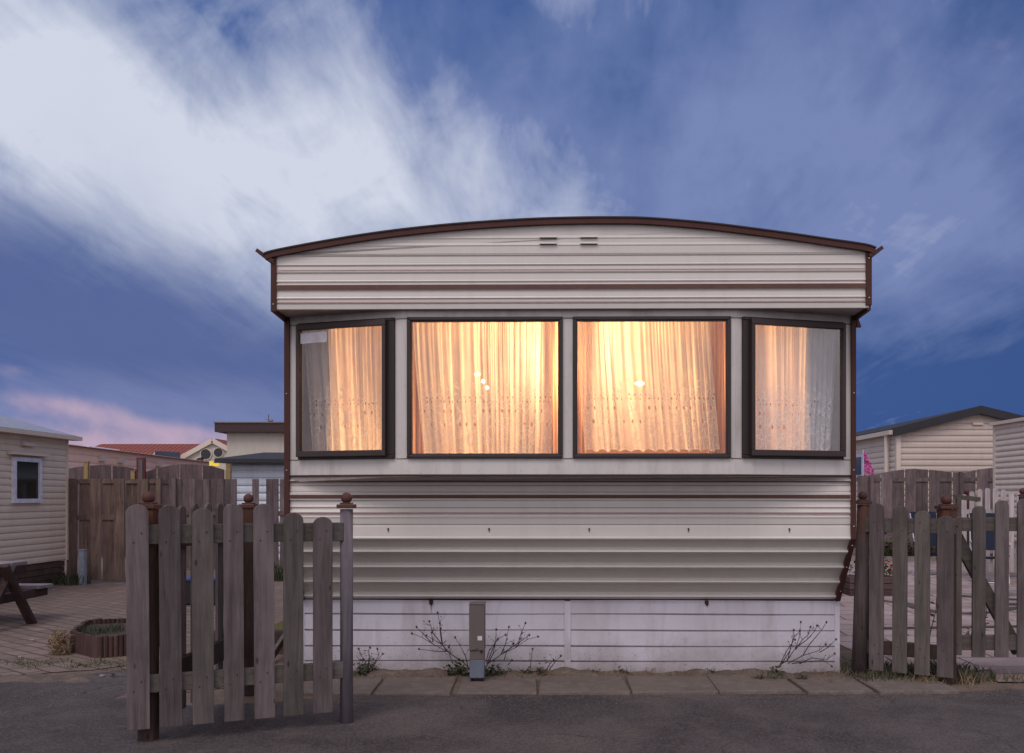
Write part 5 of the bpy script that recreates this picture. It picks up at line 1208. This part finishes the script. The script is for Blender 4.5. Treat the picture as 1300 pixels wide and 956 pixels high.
for px, y0 in ((1165, 815), (1180, 800), (1172, 770), (1230, 812), (1244, 806), (1188, 820)):
    d = dep(y0 + 8); q = [(X(px, d), d, 0), (X(px + 3, d), d, .10), (X(px + 8, d), d, .24), (X(px + 9, d), d, .38)]; b.tube(q, [.006, .005, .004, .002], 5)
    leaves(b, X(px + 6, d), d, .12, 12, .06, .04, .2, rnd, .05)
tag(b.build('dead_shrub', M['head']), 'sparse dead twigs behind the four picket fence panel', 'shrub')

# ------------------------------------------------------------------ sky and light
w = bpy.data.worlds.new('World'); scn.world = w; w.use_nodes = True; w.node_tree.nodes.clear(); k = NT(w.node_tree)
tc = k.new('ShaderNodeTexCoord'); sp = k.new('ShaderNodeSeparateXYZ'); k.link(tc.outputs['Generated'], sp.inputs[0])
sx, sy, sz = sp.outputs
hor = k.m('SQRT', k.m('ADD', k.m('MULTIPLY', sx, sx), k.m('MULTIPLY', sy, sy)))
az = k.m('ARCTAN2', sx, sy); el = k.m('ARCTAN2', sz, hor)
def pa(px, py):
    a_ = math.atan2(px - CX, F); return a_, math.atan((HY - py) / F * math.cos(a_))
den = k.m('ADD', k.m('MAXIMUM', sz, 0.0), .10)
cb = k.new('ShaderNodeCombineXYZ'); k.link(k.m('DIVIDE', sx, den), cb.inputs[0]); k.link(k.m('MULTIPLY', k.m('DIVIDE', sy, den), .22), cb.inputs[1])
mp = k.new('ShaderNodeMapping'); k.link(cb.outputs[0], mp.inputs[0]); mp.inputs['Location'].default_value = (3.1, 1.7, 0); mp.inputs['Rotation'].default_value = (0, 0, R(10))
n1 = k.noise(mp.outputs[0], 1.15, 5, .55, .35); n2 = k.noise(mp.outputs[0], 3.6, 5, .6, .2)
cb2 = k.new('ShaderNodeCombineXYZ'); k.link(az, cb2.inputs[0]); k.link(el, cb2.inputs[1])
n3 = k.noise(cb2.outputs[0], 5.5, 4, .55, .3); n4 = k.noise(cb2.outputs[0], 16, 4, .6, .3)
def gauss(px, py, rx, ry, rot=0):
    a0, e0 = pa(px, py); da = k.m('SUBTRACT', az, a0); de = k.m('SUBTRACT', el, e0); c, s_ = math.cos(R(rot)), math.sin(R(rot))
    u = k.m('ADD', k.m('MULTIPLY', da, c / (rx / F)), k.m('MULTIPLY', de, s_ / (rx / F))); v = k.m('ADD', k.m('MULTIPLY', da, -s_ / (ry / F)), k.m('MULTIPLY', de, c / (ry / F)))
    return k.m('EXPONENT', k.m('MULTIPLY', k.m('ADD', k.m('MULTIPLY', u, u), k.m('MULTIPLY', v, v)), -1.0))
def wsum(terms):
    out = None
    for wt, s_ in terms:
        q = k.m('MULTIPLY', s_, wt); out = q if out is None else k.m('ADD', out, q)
    return out
def S(r, g, b_): return tuple(((c / 255 + .055) / 1.055) ** 2.4 for c in (r, g, b_))
base = k.mix(k.mapr(az, -.5, .45), S(66, 100, 162), S(62, 90, 146))
base = k.mix(k.mapr(el, .10, .0), base, S(60, 86, 146))
# mid grey-blue cloud everywhere, denser on the right and in a diagonal
m1 = wsum(((.72, gauss(1060, 190, 380, 200, -10)), (.60, gauss(860, 270, 340, 130, 0)), (.30, gauss(1180, 330, 200, 60, 0)), (.35, gauss(620, 150, 90, 90, 30)), (-.32, gauss(590, 10, 190, 80, -20)), (-.2, gauss(760, 150, 130, 50, 20)), (.25, gauss(700, 80, 400, 120, 0)), (-.5, gauss(1290, 500, 300, 90, 0)), (-.3, gauss(1290, 30, 150, 60, 0)), (.45, gauss(300, 300, 300, 200, 0))))
m1 = k.m('ADD', m1, k.m('ADD', k.m('MULTIPLY', k.m('SUBTRACT', n2, .47), 1.9), k.m('ADD', k.m('MULTIPLY', k.m('SUBTRACT', n3, .5), 1.5), k.m('MULTIPLY', k.m('SUBTRACT', n4, .5), .9))))
c = k.mix(k.mapr(m1, -.15, 1.15, 0, 1), base, S(124, 140, 188))
# bright cloud sheet on the left
m2 = wsum(((.88, gauss(40, 150, 270, 210, -35)), (.62, gauss(240, 240, 240, 100, -32)), (.58, gauss(430, 255, 260, 75, -10)), (.50, gauss(370, 140, 120, 80, 0)), (.42, gauss(570, 235, 160, 70, 0)), (.35, gauss(600, 140, 70, 60, 30)), (.18, gauss(820, 120, 120, 60, 0)), (.2, gauss(1000, 240, 160, 60, -15)),
           (-.40, gauss(560, 30, 150, 90, -20)), (-.95, gauss(90, 440, 270, 120, -14)), (-.30, gauss(330, 40, 60, 60, 0)), (-.3, gauss(700, 130, 140, 90, 10)), (-.6, gauss(1240, 280, 240, 260, 0)), (-.45, gauss(890, 170, 110, 110, 0))))
n5 = k.noise(cb2.outputs[0], 9, 6, .62, .8)
n6 = k.noise(mp.outputs[0], 8, 5, .6, .3)
m2 = k.m('ADD', m2, k.m('ADD', k.m('MULTIPLY', k.m('SUBTRACT', n1, .5), .7), k.m('ADD', k.m('MULTIPLY', k.m('SUBTRACT', n2, .5), 1.5), k.m('ADD', k.m('MULTIPLY', k.m('SUBTRACT', n5, .5), 1.5), k.m('ADD', k.m('MULTIPLY', k.m('SUBTRACT', n3, .5), .9), k.m('MULTIPLY', k.m('SUBTRACT', n6, .5), .9))))))
c = k.mix(k.mapr(m2, -.15, 1.3, 0, .97), c, S(218, 224, 240))
# smooth violet-grey bank, lower left
m3 = wsum(((1.0, gauss(120, 410, 260, 95, -10)), (.35, gauss(10, 320, 120, 60, 0)), (.5, gauss(300, 480, 220, 70, 0))))
m3 = k.m('ADD', m3, k.m('MULTIPLY', k.m('SUBTRACT', n3, .5), .8))
c = k.mix(k.mapr(m3, .0, 1.1, 0, .9, True), c, S(92, 108, 158))
m5 = k.m('ADD', gauss(160, 530, 420, 60, 0), k.m('MULTIPLY', k.m('SUBTRACT', n2, .5), .6))
c = k.mix(k.mapr(m5, .2, 1.1, 0, .85, True), c, S(128, 138, 184))
m4 = wsum(((.75, gauss(80, 562, 300, 22, 0)), (.6, gauss(85, 516, 65, 13, -8)), (.25, gauss(230, 545, 120, 10, -5)), (.25, gauss(20, 470, 50, 9, 0))))
m4 = k.m('ADD', m4, k.m('MULTIPLY', k.m('SUBTRACT', n4, .5), .9))
c = k.mix(k.mapr(m4, .1, .95, 0, .85, True), c, S(214, 182, 198))
# unseen half of the sky behind the photographer, brightened to light the facade
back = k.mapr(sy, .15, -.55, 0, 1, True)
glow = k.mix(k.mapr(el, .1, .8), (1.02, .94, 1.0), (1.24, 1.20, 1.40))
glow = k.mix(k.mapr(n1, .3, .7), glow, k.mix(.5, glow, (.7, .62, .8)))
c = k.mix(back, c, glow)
up_ = k.mapr(el, .75, 1.3); c = k.mix(up_, c, (.68, .66, .82))
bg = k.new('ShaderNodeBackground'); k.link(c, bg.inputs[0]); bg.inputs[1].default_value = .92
sky = k.new('ShaderNodeTexSky'); sky.sky_type = 'NISHITA'; sky.sun_disc = False; sky.sun_elevation = R(-4); sky.sun_rotation = R(200); sky.air_density = 1; sky.dust_density = 1; sky.ozone_density = 2
bg2 = k.new('ShaderNodeBackground'); k.link(sky.outputs[0], bg2.inputs[0]); bg2.inputs[1].default_value = .05
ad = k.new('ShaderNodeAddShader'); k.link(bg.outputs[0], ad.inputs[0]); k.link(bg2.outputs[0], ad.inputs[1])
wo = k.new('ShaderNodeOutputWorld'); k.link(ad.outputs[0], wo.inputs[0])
sl = bpy.data.lights.new('sun', 'SUN'); sl.energy = 1.05; sl.angle = R(25); sl.color = (1, .86, .84)
sl.color = (1, .89, .82)
so = bpy.data.objects.new('sun', sl); COL.objects.link(so)
so.rotation_euler = Vector((math.sin(R(200)) * math.cos(R(52)), math.cos(R(200)) * math.cos(R(52)), math.sin(R(52)))).to_track_quat('Z', 'Y').to_euler()

# ------------------------------------------------------------------ camera
cam = bpy.data.cameras.new('camera'); co = bpy.data.objects.new('camera', cam); COL.objects.link(co); scn.camera = co
co.location = (0, 0, H); co.rotation_euler = (R(90), 0, 0)
cam.sensor_width = 36; cam.lens = 36 * F / 1300; cam.clip_end = 2000; cam.clip_start = .05
cam.shift_x = -(CX - 650) / 1300; cam.shift_y = (HY - 478) / 1300
scn.view_settings.view_transform = 'Standard'; scn.view_settings.look = 'None'; scn.view_settings.exposure = 0; scn.view_settings.gamma = 1
scn.cycles.use_denoising = True; scn.cycles.max_bounces = 10; scn.cycles.transparent_max_bounces = 16; scn.cycles.diffuse_bounces = 4
scn.cycles.sample_clamp_indirect = 6
